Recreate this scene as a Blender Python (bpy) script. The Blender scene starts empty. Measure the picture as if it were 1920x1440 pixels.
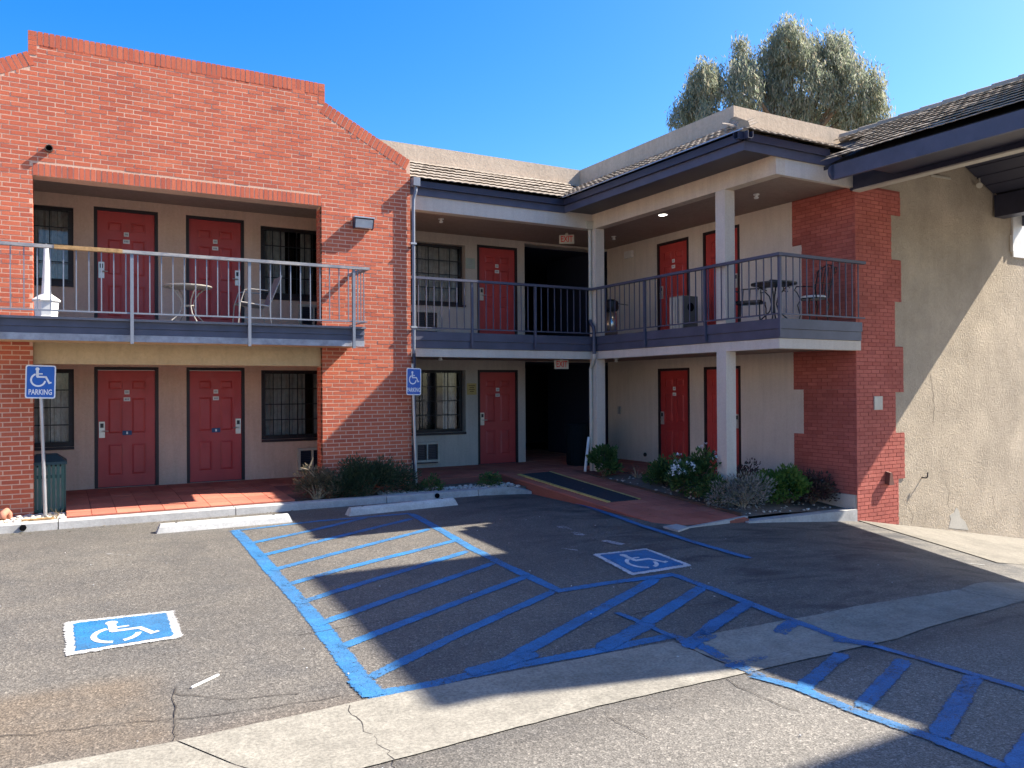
import bpy, math, random
from mathutils import Vector, Matrix
random.seed(7)
R = math.radians
S = bpy.context.scene
COL = S.collection

# ------------------------------------------------------------------ camera
F_PX, YAW, PITCH, ROLL, CAM_Z = 1509.6, R(29.519), R(0.3128), R(-0.3585), 1.804
_F = Vector((math.sin(YAW)*math.cos(PITCH), math.cos(YAW)*math.cos(PITCH), math.sin(PITCH)))
_R0 = Vector((math.cos(YAW), -math.sin(YAW), 0)); _U0 = _R0.cross(_F)
_Rt = _R0*math.cos(ROLL) + _U0*math.sin(ROLL); _Up = -_R0*math.sin(ROLL) + _U0*math.cos(ROLL)
cam = bpy.data.cameras.new('camera'); co = bpy.data.objects.new('camera', cam); COL.objects.link(co)
cam.sensor_width = 36; cam.lens = F_PX/1920*36; cam.clip_start = 0.05; cam.clip_end = 2000
m = Matrix((( _Rt.x,_Up.x,-_F.x,0),(_Rt.y,_Up.y,-_F.y,0),(_Rt.z,_Up.z,-_F.z,CAM_Z),(0,0,0,1)))
co.matrix_world = m
S.camera = co
EYE = Vector((0,0,CAM_Z))

# ------------------------------------------------------------------ light
SUN = Vector((-1.0, 0.25, -0.97)).normalized()      # direction the light travels
w = bpy.data.worlds.new('World'); S.world = w; w.use_nodes = True
nt = w.node_tree; bg = nt.nodes['Background']
sky = nt.nodes.new('ShaderNodeTexSky'); sky.sky_type = 'NISHITA'; sky.sun_disc = False
d = -SUN
sky.sun_elevation = math.asin(d.z); sky.sun_rotation = math.atan2(d.x, d.y)
sky.air_density = 1.0; sky.dust_density = 1.3; sky.ozone_density = 4.0; sky.altitude = 50
hs = nt.nodes.new('ShaderNodeHueSaturation'); hs.inputs['Saturation'].default_value = 1.42; hs.inputs['Hue'].default_value = .507
nt.links.new(sky.outputs[0], hs.inputs['Color']); nt.links.new(hs.outputs[0], bg.inputs[0]); bg.inputs[1].default_value = 0.088
sl = bpy.data.lights.new('sun', 'SUN'); so = bpy.data.objects.new('sun', sl); COL.objects.link(so)
sl.energy = 4.5; sl.angle = R(0.5); sl.color = (1.0, 0.93, 0.82)
so.rotation_euler = SUN.to_track_quat('-Z', 'Y').to_euler(); so.location = (30, -10, 30)
S.view_settings.view_transform = 'Standard'; S.view_settings.look = 'None'
S.view_settings.gamma = 1; S.view_settings.use_curve_mapping = False
S.view_settings.exposure = 1.75
S.render.engine = 'CYCLES'
S.cycles.max_bounces = 8; S.cycles.diffuse_bounces = 5; S.cycles.transparent_max_bounces = 12

# ------------------------------------------------------------------ points from the survey
def ray(u, v): return _F + _Rt*((u-960)/F_PX) - _Up*((v-720)/F_PX)
def gz(x, y):
    if y > 12.6: z = -0.08
    elif y > 4.7: z = -0.08 - 0.0035*(12.6-y)**2
    else: z = -0.2984 + 0.034*min(4.7-y, 4) + 0.004*max(0, min(.7-y, 40))
    if x > 11.66: z += -0.31 - 0.16*min(x-11.66, 9)
    elif x > 9.4: z += -0.145 - 0.073*(x-9.4)
    elif x > 6.5: z += -0.05*(x-6.5)
    if x > 8.5 and y < 8.9:
        k = min(1, (x-8.5)/3); z -= .09*min(8.9-y, 9)*k*k*(3-2*k)
    return z
def G(u, v, dz=0.0):
    dr = ray(u, v); z = -0.2
    for _ in range(40):
        t = (z - CAM_Z)/dr.z; p = EYE + dr*t
        z = 0.5*z + 0.5*gz(p.x, p.y)
    return Vector((p.x, p.y, gz(p.x, p.y)+dz))
def onY(u, v, y): dr = ray(u, v); return EYE + dr*(y/dr.y)
def onX(u, v, x): dr = ray(u, v); return EYE + dr*(x/dr.x)
def onZ(u, v, z): dr = ray(u, v); return EYE + dr*((z-CAM_Z)/dr.z)
def atD(u, v, D): return EYE + ray(u, v)*D
def depth(p): return (Vector(p)-EYE).dot(_F)
def in_frame(p):
    q = Vector(p)-EYE; dd = q.dot(_F)
    if dd < .1: return False
    return abs(q.dot(_Rt)/dd*F_PX) < 975 and abs(q.dot(_Up)/dd*F_PX) < 735

# ------------------------------------------------------------------ materials
class Mat:
    def __init__(s, name, rough=0.8, spec=0.3, metal=0.0):
        s.m = bpy.data.materials.new(name); s.m.use_nodes = True
        s.t = s.m.node_tree; s.b = s.t.nodes['Principled BSDF']; s.out = s.t.nodes['Material Output']
        s.b.inputs['Roughness'].default_value = rough
        s.b.inputs['Specular IOR Level'].default_value = spec
        s.b.inputs['Metallic'].default_value = metal
        s._pos = None
    def n(s, typ, **kw):
        nd = s.t.nodes.new(typ)
        for k, v in kw.items():
            if k in nd.inputs: nd.inputs[k].default_value = v
            else: setattr(nd, k, v)
        return nd
    def l(s, a, b): s.t.links.new(a, b)
    def pos(s, scale=(1,1,1)):
        if s._pos is None: s._pos = s.n('ShaderNodeNewGeometry')
        if scale == (1,1,1): return s._pos.outputs['Position']
        mp = s.n('ShaderNodeMapping'); mp.inputs['Scale'].default_value = scale
        s.l(s._pos.outputs['Position'], mp.inputs['Vector']); return mp.outputs[0]
    def noise(s, scale, detail=4, rough=0.6, vec=None, dist=0.0):
        nd = s.n('ShaderNodeTexNoise', Scale=scale, Detail=detail, Roughness=rough, Distortion=dist)
        s.l(vec if vec is not None else s.pos(), nd.inputs['Vector']); return nd.outputs['Fac']
    def ramp(s, fac, stops):
        r = s.n('ShaderNodeValToRGB'); e = r.color_ramp.elements
        while len(e) < len(stops): e.new(0.5)
        for i, (p, c) in enumerate(stops):
            e[i].position = p; e[i].color = (c if isinstance(c, tuple) else (c,c,c)) + (1,)
        s.l(fac, r.inputs[0]); return r.outputs[0]
    def mix(s, fac, a, b, mode='MIX'):
        nd = s.n('ShaderNodeMix', data_type='RGBA', blend_type=mode)
        if isinstance(fac, (int, float)): nd.inputs[0].default_value = fac
        else: s.l(fac, nd.inputs[0])
        for i, c in ((6, a), (7, b)):
            if isinstance(c, tuple): nd.inputs[i].default_value = c + (1,)
            else: s.l(c, nd.inputs[i])
        return nd.outputs[2]
    def math(s, op, a, b=0.0):
        nd = s.n('ShaderNodeMath', operation=op)
        for i, c in ((0, a), (1, b)):
            if isinstance(c, (int, float)): nd.inputs[i].default_value = c
            else: s.l(c, nd.inputs[i])
        return nd.outputs[0]
    def color(s, c):
        if isinstance(c, tuple): s.b.inputs['Base Color'].default_value = c + (1,)
        else: s.l(c, s.b.inputs['Base Color'])
        return s
    def bump(s, h, strength=0.3, dist=0.01):
        nd = s.n('ShaderNodeBump', Strength=strength, Distance=dist)
        s.l(h, nd.inputs['Height']); s.l(nd.outputs[0], s.b.inputs['Normal']); return s
    def rnd(s):
        oi = s.n('ShaderNodeObjectInfo'); 
        if s._pos is None: s._pos = s.n('ShaderNodeNewGeometry')
        a = s.math('ADD', oi.outputs['Random'], s._pos.outputs['Random Per Island'])
        return s.math('FRACT', a)

def c3(c, k): return tuple(min(1, x*k) for x in c)
def plain(name, c, rough=0.6, spec=0.4, metal=0.0, var=0.12, scale=6.0, bump=0.0, bscale=60):
    M = Mat(name, rough, spec, metal)
    n1 = M.noise(scale, 5, 0.65)
    M.color(M.ramp(n1, [(0.3, c3(c, 1-var)), (0.7, c3(c, 1+var))]))
    if bump: M.bump(M.noise(bscale, 3), bump, 0.005)
    return M.m
def stucco(name, c, bump=0.5, scale=26, dirt=0.18, dist=0.012, stretch=(1,1,1), streak_k=0.5, warp=0.8):
    M = Mat(name, 0.92, 0.15)
    p = M.pos(stretch)
    big = M.noise(0.9, 5, 0.6); fine = M.noise(scale, 6, 0.62, p, warp); streak = M.noise(3.0, 5, 0.6, M.pos((3,3,.25)))
    a = M.ramp(big, [(0.32, c3(c, 1-dirt)), (0.68, c3(c, 1+dirt*.7))])
    b = M.mix(streak_k, a, M.ramp(streak, [(0.3, c3(c, 1-dirt)), (0.62, c3(c, 1.06))]))
    M.color(M.mix(0.55, b, M.ramp(fine, [(0.3, 0.42), (0.7, 0.6)]), 'OVERLAY'))
    M.bump(fine, bump, dist)
    return M.m
def brick_mat(name, cs, grime=0.25, bump=0.35):
    M = Mat(name, 0.88, 0.2)
    r = M.rnd()
    st = [(i/(len(cs)-1), c) for i, c in enumerate(cs)]
    c = M.ramp(r, st)
    n1 = M.noise(28, 5, 0.7); n2 = M.noise(1.1, 4, 0.6)
    c = M.mix(0.45, c, M.ramp(n1, [(0.25, 0.34), (0.75, 0.62)]), 'OVERLAY')
    c = M.mix(grime, c, M.ramp(n2, [(0.35, 0.33), (0.65, 0.6)]), 'OVERLAY')
    M.color(c); M.bump(M.noise(70, 4, 0.7), bump, 0.006)
    return M.m
def mortar_mat(name, c):
    M = Mat(name, 0.95, 0.1)
    n = M.noise(40, 4); n2 = M.noise(1.3, 4)
    M.color(M.mix(0.5, M.ramp(n, [(0.3, c3(c, .8)), (0.7, c3(c, 1.12))]), M.ramp(n2, [(0.3, c3(c, .7)), (0.7, c3(c, 1.1))])))
    M.bump(n, 0.4, 0.004); return M.m

def asphalt_mat():
    M = Mat('old_asphalt', 0.72, 0.35)
    fine = M.noise(95, 3, 0.75); mid = M.noise(240, 2, 0.7)
    vor = M.n('ShaderNodeTexVoronoi', Scale=75.0); M.l(M.pos(), vor.inputs['Vector']); vor.inputs['Scale'].default_value = 62
    big = M.noise(0.45, 6, 0.62, None, 0.6); patch = M.noise(1.7, 6, 0.66, None, 0.4)
    sm = M.noise(1.0, 5, 0.6, M.pos((.9, 2.6, 1)), 0.7)
    base = M.ramp(big, [(0.33, (.108,.098,.084)), (0.52, (.132,.119,.100)), (0.7, (.152,.136,.112))])
    base = M.mix(M.ramp(patch, [(0.42, 0.0), (0.7, 0.55)]), base, (.076,.074,.070))
    # dark sealed and oil-stained strokes in the stalls to the east
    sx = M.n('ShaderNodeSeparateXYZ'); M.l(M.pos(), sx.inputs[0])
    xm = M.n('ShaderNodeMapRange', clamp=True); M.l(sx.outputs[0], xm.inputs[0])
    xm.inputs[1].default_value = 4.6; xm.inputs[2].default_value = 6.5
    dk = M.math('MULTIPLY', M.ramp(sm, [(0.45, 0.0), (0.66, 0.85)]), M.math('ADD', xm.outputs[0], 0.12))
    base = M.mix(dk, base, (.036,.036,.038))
    # a brown silt patch by the gutter to the west
    def win(axis, a, b, e):
        q = M.n('ShaderNodeMapRange', clamp=True, interpolation_type='SMOOTHSTEP'); M.l(sx.outputs[axis], q.inputs[0]); q.inputs[1].default_value = a-e; q.inputs[2].default_value = a+e
        r2 = M.n('ShaderNodeMapRange', clamp=True, interpolation_type='SMOOTHSTEP'); M.l(sx.outputs[axis], r2.inputs[0]); r2.inputs[1].default_value = b+e; r2.inputs[2].default_value = b-e
        return M.math('MULTIPLY', q.outputs[0], r2.outputs[0])
    silt = M.math('MULTIPLY', win(0, -2.2, .62, .14), win(1, 5.15, 6.3, .16))
    silt = M.math('MULTIPLY', silt, M.ramp(M.noise(2.2, 5, .6), [(0.3, .45), (0.6, 1.0)]))
    base = M.mix(M.math('MULTIPLY', silt, .72), base, (.155,.118,.080))
    silt2 = M.math('MULTIPLY', win(0, .5, 2.4, .5), win(1, 4.75, 5.3, .18))
    base = M.mix(M.math('MULTIPLY', silt2, .55), base, (.14,.112,.085))
    lane = M.n('ShaderNodeMapRange', clamp=True); M.l(sx.outputs[1], lane.inputs[0]); lane.inputs[1].default_value = 4.1; lane.inputs[2].default_value = 3.8
    base = M.mix(M.math('MULTIPLY', lane.outputs[0], .8), base, M.ramp(big, [(0.33, (.160,.146,.124)), (0.7, (.215,.195,.162))]))
    agg = M.ramp(fine, [(0.36, 0.20), (0.5, 0.48), (0.64, 0.86)])
    c = M.mix(0.85, base, agg, 'OVERLAY')
    g2 = M.ramp(M.noise(34, 4, .8), [(0.36, 0.34), (0.5, 0.5), (0.64, 0.66)])
    c = M.mix(0.6, c, g2, 'OVERLAY')
    peb = M.ramp(vor.outputs['Color'], [(0.0, 0.15), (0.7, 0.5), (0.95, 1.0)])
    c = M.mix(0.5, c, peb, 'OVERLAY')
    M.color(c)
    h = M.mix(0.5, fine, vor.outputs['Distance'])
    M.bump(h, 0.55, 0.008)
    return M.m
def concrete_mat(name, c, speck=0.5, bump=0.3, streaks=True):
    M = Mat(name, 0.85, 0.25)
    n1 = M.noise(1.4, 6, 0.65, None, .4); n2 = M.noise(45, 4, 0.7); n3 = M.noise(8, 5, .7)
    a = M.ramp(n1, [(0.3, c3(c, .74)), (0.55, c), (0.75, c3(c, 1.1))])
    a = M.mix(0.45, a, M.ramp(n3, [(0.3, 0.3), (0.65, 0.6)]), 'OVERLAY')
    M.color(M.mix(speck, a, M.ramp(n2, [(0.3, 0.3), (0.62, 0.62)]), 'OVERLAY'))
    M.bump(n2, bump, 0.006); return M.m
def paint_mat(name, c, wear=0.5, scale=26):
    """Road paint that frays at its edges (vertex attribute 'edge' is 1 there) and wears through to the asphalt."""
    M = Mat(name, 0.65, 0.3)
    n1 = M.noise(scale, 5, 0.75); n2 = M.noise(1.5, 5, 0.65); n3 = M.noise(70, 3, .8); n4 = M.noise(5, 5, .7)
    at = M.n('ShaderNodeAttribute', attribute_name='edge')
    e = M.math('MULTIPLY', M.math('SUBTRACT', 1.0, M.math('ABSOLUTE', at.outputs['Fac'])), 1.5)
    e = M.math('MINIMUM', e, 0.62)
    cov = M.math('ADD', e, M.math('MULTIPLY', M.math('SUBTRACT', n1, .5), 1.1))
    cov = M.math('SUBTRACT', cov, M.math('MULTIPLY', M.ramp(n2, [(0.40, 0.0), (0.66, 1.0)]), .42*wear))
    cov = M.math('SUBTRACT', cov, M.math('MULTIPLY', M.ramp(n3, [(0.5, 0.0), (0.68, 1.0)]), .60*wear))
    k = M.ramp(cov, [(0.20, 0.0), (0.34, 1.0)])
    pc = M.ramp(n4, [(0.3, c3(c, .72)), (0.7, c3(c, 1.18))])
    pc = M.mix(.6, pc, M.ramp(n3, [(0.38, .24), (.62, .76)]), 'OVERLAY')
    pc = M.mix(M.ramp(n2, [(0.35, 0.0), (0.75, .35)]), pc, (.12,.115,.105))
    M.color(pc); M.bump(n3, .5, 0.006)
    tr = M.n('ShaderNodeBsdfTransparent'); mx = M.n('ShaderNodeMixShader')
    M.l(k, mx.inputs[0]); M.l(tr.outputs[0], mx.inputs[1]); M.l(M.b.outputs[0], mx.inputs[2]); M.l(mx.outputs[0], M.out.inputs[0])
    return M.m
def glass_mat(name):
    M = Mat(name); t = M.t
    tr = M.n('ShaderNodeBsdfTransparent'); tr.inputs[0].default_value = (.9,.91,.92,1)
    gl = M.n('ShaderNodeBsdfGlossy'); gl.inputs['Roughness'].default_value = 0.03
    fr = M.n('ShaderNodeFresnel', IOR=1.5); mx = M.n('ShaderNodeMixShader')
    M.l(fr.outputs[0], mx.inputs[0]); M.l(tr.outputs[0], mx.inputs[1]); M.l(gl.outputs[0], mx.inputs[2]); M.l(mx.outputs[0], M.out.inputs[0])
    return M.m
def emit_mat(name, c, k):
    M = Mat(name); M.color(c); M.b.inputs['Emission Color'].default_value = c + (1,); M.b.inputs['Emission Strength'].default_value = k; return M.m
def leaf_mat(name, cs, rough=0.6, trans=0.25):
    M = Mat(name, rough, 0.3)
    c = M.ramp(M.rnd(), [(i/(len(cs)-1), q) for i, q in enumerate(cs)])
    M.color(c)
    tl = M.n('ShaderNodeBsdfTranslucent'); M.l(c, tl.inputs[0])
    mx = M.n('ShaderNodeMixShader'); mx.inputs[0].default_value = trans
    M.l(M.b.outputs[0], mx.inputs[1]); M.l(tl.outputs[0], mx.inputs[2]); M.l(mx.outputs[0], M.out.inputs[0])
    return M.m
def wood_rail_mat():
    M = Mat('weathered_rail_paint', 0.7, 0.3)
    n = M.noise(5.0, 6, 0.7, M.pos((1, 6, 6))); n2 = M.noise(2.2, 4)
    M.color(M.mix(M.ramp(M.math('ADD', M.math('MULTIPLY', n, .6), M.math('MULTIPLY', n2, .5)), [(0.5, 0.0), (0.62, 1.0)]), (.20,.21,.235), (.36,.34,.32)))
    return M.m

m_asphalt = asphalt_mat()
m_conc = concrete_mat('gutter_concrete', (.255,.235,.192), .8, .5)
m_kerb = concrete_mat('painted_kerb', (.42,.41,.39), .3, .25)
m_stop = concrete_mat('wheel_stop_paint', (.48,.47,.445), .35, .3)
BR = [(.47,.112,.062), (.54,.140,.074), (.50,.120,.064), (.56,.155,.082), (.43,.105,.062), (.53,.145,.078)]
m_brick = brick_mat('red_brick', BR)
m_mortar = mortar_mat('pale_mortar', (.66,.43,.31))
BP = [(.40,.108,.082), (.47,.138,.104), (.43,.122,.094), (.50,.150,.114), (.38,.105,.082)]
m_pbrick = brick_mat('painted_dark_brick', BP, .5)
m_pmortar = mortar_mat('painted_mortar', (.30,.085,.066))
m_stucA = stucco('tan_stucco', (.66,.455,.34), .35, 30)
m_beamA = stucco('ochre_stucco', (.55,.42,.25), .5, 16)
m_stucM = stucco('grey_tan_stucco', (.53,.46,.385), .35, 34)
m_stucP = stucco('light_grey_stucco', (.60,.525,.445), .35, 40, .12)
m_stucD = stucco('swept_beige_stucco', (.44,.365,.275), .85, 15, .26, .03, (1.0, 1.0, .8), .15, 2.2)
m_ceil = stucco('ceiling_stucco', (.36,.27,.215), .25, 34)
m_parap = stucco('parapet_stucco', (.47,.385,.295), .6, 12)
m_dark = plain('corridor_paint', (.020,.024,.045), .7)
m_navy = plain('navy_paint', (.068,.072,.108), .5, .45, 0, .2, 3.0)
m_navyd = plain('dark_navy_paint', (.028,.030,.055), .45, .5)
m_greyp = plain('grey_blue_metal', (.20,.215,.25), .45, .5, .3)
m_grey = plain('galvanised_metal', (.42,.43,.44), .4, .5, .6)
m_white = plain('white_paint', (.70,.69,.66), .5)
m_cream = plain('cream_plastic', (.50,.46,.38), .5)
def door_mat():
    M = Mat('red_door_paint', 0.42, 0.5)
    oi = M.n('ShaderNodeObjectInfo'); a = M.ramp(oi.outputs['Random'], [(0.0, (.42,.042,.040)), (0.35, (.50,.060,.050)), (0.7, (.46,.048,.047)), (1.0, (.54,.074,.058))])
    n1 = M.noise(1.6, 5, .65); n2 = M.noise(7, 6, .75, M.pos((1,1,.35)))
    a = M.mix(.5, a, M.ramp(n1, [(0.3, .38), (0.7, .60)]), 'OVERLAY')
    a = M.mix(M.ramp(n2, [(0.56, 0.0), (0.74, .35)]), a, (.20,.075,.06)); M.color(a)
    M.l(M.ramp(n2, [(0.3, .32), (0.7, .62)]), M.b.inputs['Roughness']); M.bump(M.noise(45, 3), .06, .004); return M.m
m_door = door_mat()
m_frame = plain('dark_brown_frame', (.026,.016,.018), .5)
m_black = plain('black_iron', (.012,.012,.014), .45, .5)
m_blk = plain('black_void', (.004,.004,.005), .9, .1)
m_lock = plain('brushed_lock_metal', (.60,.56,.50), .35, .5, .5)
m_glass = glass_mat('window_glass')
m_curt = plain('grey_curtain', (.56,.52,.46), .9, .1, 0, .25, 9)
m_tilefl = brick_mat('terracotta_floor_tile', [(.43,.135,.092), (.49,.162,.105), (.39,.118,.08), (.52,.185,.12)], .5, .15)
m_grout = mortar_mat('floor_grout', (.27,.10,.075))
m_soil = concrete_mat('dry_soil', (.17,.135,.105), .8, .9)
m_roof = brick_mat('concrete_roof_tile', [(.32,.26,.195), (.37,.31,.24), (.29,.24,.185), (.40,.335,.26)], .4, .3)
m_blue = paint_mat('blue_line_paint', (.026,.155,.345), wear=.60)
m_bluew = paint_mat('worn_blue_line_paint', (.032,.155,.35), wear=1.0)
m_blue2 = paint_mat('blue_symbol_paint', (.015,.148,.33), wear=.30)
m_wpaint = paint_mat('white_line_paint', (.60,.595,.58), wear=.5)
m_signblue = plain('sign_blue', (.006,.105,.44), .35, .5, 0, .05)
m_signwhite = plain('sign_white', (.78,.79,.80), .35, .5, 0, .05)
m_green = plain('green_slats', (.018,.075,.065), .4, .5)
m_yel = plain('yellow_edge_paint', (.52,.40,.13), .7, .3, 0, .3, 14)
m_mat = plain('black_rubber', (.040,.045,.053), .8, .2, 0, .3, 40, .4, 120)
m_red = plain('exit_red', (.62,.035,.03), .4, .4, 0, .05)
m_alu = plain('dull_aluminium', (.34,.31,.27), .45, .4, .2, .2, 8)
m_lamp = emit_mat('lit_lamp', (1.0,.93,.82), 5.0)
m_stone = brick_mat('river_stone', [(.46,.41,.34), (.60,.56,.49), (.36,.31,.26), (.70,.67,.60), (.43,.33,.25)], .2, .2)
m_wood = plain('bare_wood', (.36,.22,.10), .8, .2, 0, .35, 18)
m_rail = wood_rail_mat()
m_crack = plain('crack_dirt', (.06,.053,.047), .95, .05)

# ------------------------------------------------------------------ mesh builder
WL = {}
class MB:
    def __init__(s): s.v = []; s.f = []; s.mi = []
    def add(s, vs, fs, mi=0):
        o = len(s.v); s.v += [tuple(q) for q in vs]; s.f += [tuple(i+o for i in f) for f in fs]; s.mi += [mi]*len(fs); return s
    def box(s, x0, y0, z0, x1, y1, z1, mi=0):
        return s.add([(x0,y0,z0),(x1,y0,z0),(x1,y1,z0),(x0,y1,z0),(x0,y0,z1),(x1,y0,z1),(x1,y1,z1),(x0,y1,z1)],
            [(0,3,2,1),(4,5,6,7),(0,1,5,4),(1,2,6,5),(2,3,7,6),(3,0,4,7)], mi)
    def obox(s, c, ax, ay, az, mi=0):     # centre and three half-axis vectors
        c, ax, ay, az = map(Vector, (c, ax, ay, az)); vs = []
        for k in (-1, 1):
            for i, j in ((-1,-1),(1,-1),(1,1),(-1,1)): vs.append(c+ax*i+ay*j+az*k)
        return s.add(vs, [(0,3,2,1),(4,5,6,7),(0,1,5,4),(1,2,6,5),(2,3,7,6),(3,0,4,7)], mi)
    def bar(s, p, q, wd, h, mi=0, up=(0,0,1)):
        p, q = Vector(p), Vector(q); dx = (q-p); a = dx.normalized(); u = Vector(up)
        sd = a.cross(u)
        if sd.length < 1e-4: sd = a.cross(Vector((0,1,0)))
        sd.normalize(); u2 = sd.cross(a)
        return s.obox((p+q)/2, dx/2, sd*(wd/2), u2*(h/2), mi)
    def quad(s, *vs, mi=0): return s.add(vs, [tuple(range(len(vs)))], mi)
    def tube(s, pts, r, n=8, mi=0, cap=True):
        pts = [Vector(p) for p in pts]; rings = []
        rr = r if isinstance(r, (list, tuple)) else [r]*len(pts)
        prev = None
        for i, p in enumerate(pts):
            a = (pts[min(i+1, len(pts)-1)] - pts[max(i-1, 0)]).normalized()
            if prev is None:
                t = Vector((0,0,1)) if abs(a.z) < .9 else Vector((1,0,0)); u = a.cross(t).normalized()
            else: u = (prev - a*prev.dot(a)).normalized()
            prev = u; w2 = a.cross(u)
            rings.append([p + (u*math.cos(2*math.pi*k/n) + w2*math.sin(2*math.pi*k/n))*rr[i] for k in range(n)])
        vs = [q for rg in rings for q in rg]; fs = []
        for i in range(len(pts)-1):
            for k in range(n): fs.append((i*n+k, i*n+(k+1)%n, (i+1)*n+(k+1)%n, (i+1)*n+k))
        if cap: fs += [tuple(reversed(range(n))), tuple(range((len(pts)-1)*n, len(pts)*n))]
        return s.add(vs, fs, mi)
    def lathe(s, prof, c=(0,0,0), n=16, mi=0, ph=0.0):
        vs = []; fs = []
        for r, z in prof:
            for k in range(n):
                a = 2*math.pi*(k+ph)/n; vs.append((c[0]+r*math.cos(a), c[1]+r*math.sin(a), c[2]+z))
        for i in range(len(prof)-1):
            for k in range(n): fs.append((i*n+k, i*n+(k+1)%n, (i+1)*n+(k+1)%n, (i+1)*n+k))
        if prof[0][0] > 1e-4: fs.append(tuple(reversed(range(n))))
        if prof[-1][0] > 1e-4: fs.append(tuple(range((len(prof)-1)*n, len(prof)*n)))
        return s.add(vs, fs, mi)
    def prism(s, poly, off, mi=0):        # 3-D polygon pushed along a vector
        n = len(poly); P = [Vector(p) for p in poly]; o = Vector(off)
        return s.add(P + [p+o for p in P], [tuple(range(n)), tuple(reversed(range(n, 2*n)))] + [(i, i+n, (i+1)%n+n, (i+1)%n) for i in range(n)], mi)
    def mesh(s, name, mats, pivot=(0,0,0), smooth=False):
        pv = Vector(pivot)
        me = bpy.data.meshes.new(name); me.from_pydata([tuple(Vector(q)-pv) for q in s.v], [], s.f)
        for mt in (mats if isinstance(mats, (list, tuple)) else [mats]): me.materials.append(mt)
        if any(s.mi): me.polygons.foreach_set('material_index', s.mi)
        if smooth: me.polygons.foreach_set('use_smooth', [True]*len(s.f))
        me.update(); return me
    def build(s, name, mats, parent=None, pivot=None, smooth=False, **props):
        if pivot is None:
            xs = [q[0] for q in s.v]; ys = [q[1] for q in s.v]; zs = [q[2] for q in s.v]
            pivot = Vector(((min(xs)+max(xs))/2, (min(ys)+max(ys))/2, min(zs)))
        return put(name, s.mesh(name, mats, pivot, smooth), parent, pivot, **props)
def put(name, me, parent, loc, rot=None, scale=None, **props):
    o = bpy.data.objects.new(name, me); COL.objects.link(o); loc = Vector(loc)
    if parent is not None: o.parent = parent; o.location = loc - WL[parent.name]
    else: o.location = loc
    WL[o.name] = loc
    if rot: o.rotation_euler = rot
    if scale: o.scale = scale
    for k, v in props.items(): o[k] = v
    return o
def thing(name, loc, label, cat, group=None):
    o = put(name, None, None, loc, label=label, category=cat)
    if group: o['group'] = group
    return o
def struct(o): o['kind'] = 'structure'; return o
def copy_tree(o, parent, loc, rotz=0.0, local=False):
    c = o.copy(); COL.objects.link(c); c.parent = parent
    if not local:
        c.location = Vector(loc) - (WL[parent.name] if parent else Vector()); c.rotation_euler = (0, 0, rotz); WL[c.name] = Vector(loc)
    for ch in o.children: copy_tree(ch, c, None, 0, True)
    return c
def wall_grid(mb, axis, a, th, u0, u1, z0, z1, holes, mi=0):
    """A wall with openings. axis 'Y': plane y=a facing -Y, thick to a+th; 'X': plane x=a facing -X."""
    us = sorted({u0, u1} | {q for h in holes for q in h[:2] if u0 < q < u1}); zs = sorted({z0, z1} | {q for h in holes for q in h[2:] if z0 < q < z1})
    P = (lambda u, t, z: (u, a+t, z)) if axis == 'Y' else (lambda u, t, z: (a+t, u, z))
    solid = lambda i, j: 0 <= i < len(us)-1 and 0 <= j < len(zs)-1 and not any(h[0] <= (us[i]+us[i+1])/2 <= h[1] and h[2] <= (zs[j]+zs[j+1])/2 <= h[3] for h in holes)
    for i in range(len(us)-1):
        for j in range(len(zs)-1):
            if not solid(i, j): continue
            A, B, c, e = us[i], us[i+1], zs[j], zs[j+1]
            mb.quad(P(A,0,c), P(B,0,c), P(B,0,e), P(A,0,e), mi=mi); mb.quad(P(B,th,c), P(A,th,c), P(A,th,e), P(B,th,e), mi=mi)
            if not solid(i-1, j): mb.quad(P(A,0,c), P(A,0,e), P(A,th,e), P(A,th,c), mi=mi)
            if not solid(i+1, j): mb.quad(P(B,0,c), P(B,th,c), P(B,th,e), P(B,0,e), mi=mi)
            if not solid(i, j-1): mb.quad(P(A,0,c), P(A,th,c), P(B,th,c), P(B,0,c), mi=mi)
            if not solid(i, j+1): mb.quad(P(A,0,e), P(B,0,e), P(B,th,e), P(A,th,e), mi=mi)
def text_mb(s, size, place, mats_i=0):
    """Flat lettering: place(x, y) maps text coordinates (centred) to a world point."""
    cu = bpy.data.curves.new('lettering', 'FONT'); cu.body = s; cu.size = size; cu.align_x = 'CENTER'; cu.align_y = 'CENTER'
    cu.resolution_u = 2; cu.offset = size*.02
    ob = bpy.data.objects.new('lettering', cu); me = bpy.data.meshes.new_from_object(ob)
    mb = MB(); mb.add([place(q.co.x, q.co.y) for q in me.vertices], [tuple(p.vertices) for p in me.polygons])
    bpy.data.objects.remove(ob); bpy.data.curves.remove(cu); bpy.data.meshes.remove(me); return mb

# ------------------------------------------------------------------ ground
def axis_steps(a, b, fa, fb, fine, n):
    out = [fa + fine*i for i in range(int(round((fb-fa)/fine))+1)]
    for i in range(1, n+1): out = [fa - (fa-a)*(i/n)**2] + out + [fb + (b-fb)*(i/n)**2]
    return out
gx = axis_steps(-600, 600, -4, 22, .5, 14); gy = axis_steps(-600, 600, -6, 14, .4, 14)
mb = MB(); mb.v = [(x, y, gz(x, y)) for y in gy for x in gx]; nx = len(gx)
mb.f = [(j*nx+i, j*nx+i+1, (j+1)*nx+i+1, (j+1)*nx+i) for j in range(len(gy)-1) for i in range(nx-1)]; mb.mi = [0]*len(mb.f)
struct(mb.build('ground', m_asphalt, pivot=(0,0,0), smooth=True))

X_, Y_, Z_ = Vector((1,0,0)), Vector((0,1,0)), Vector((0,0,1))
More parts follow.
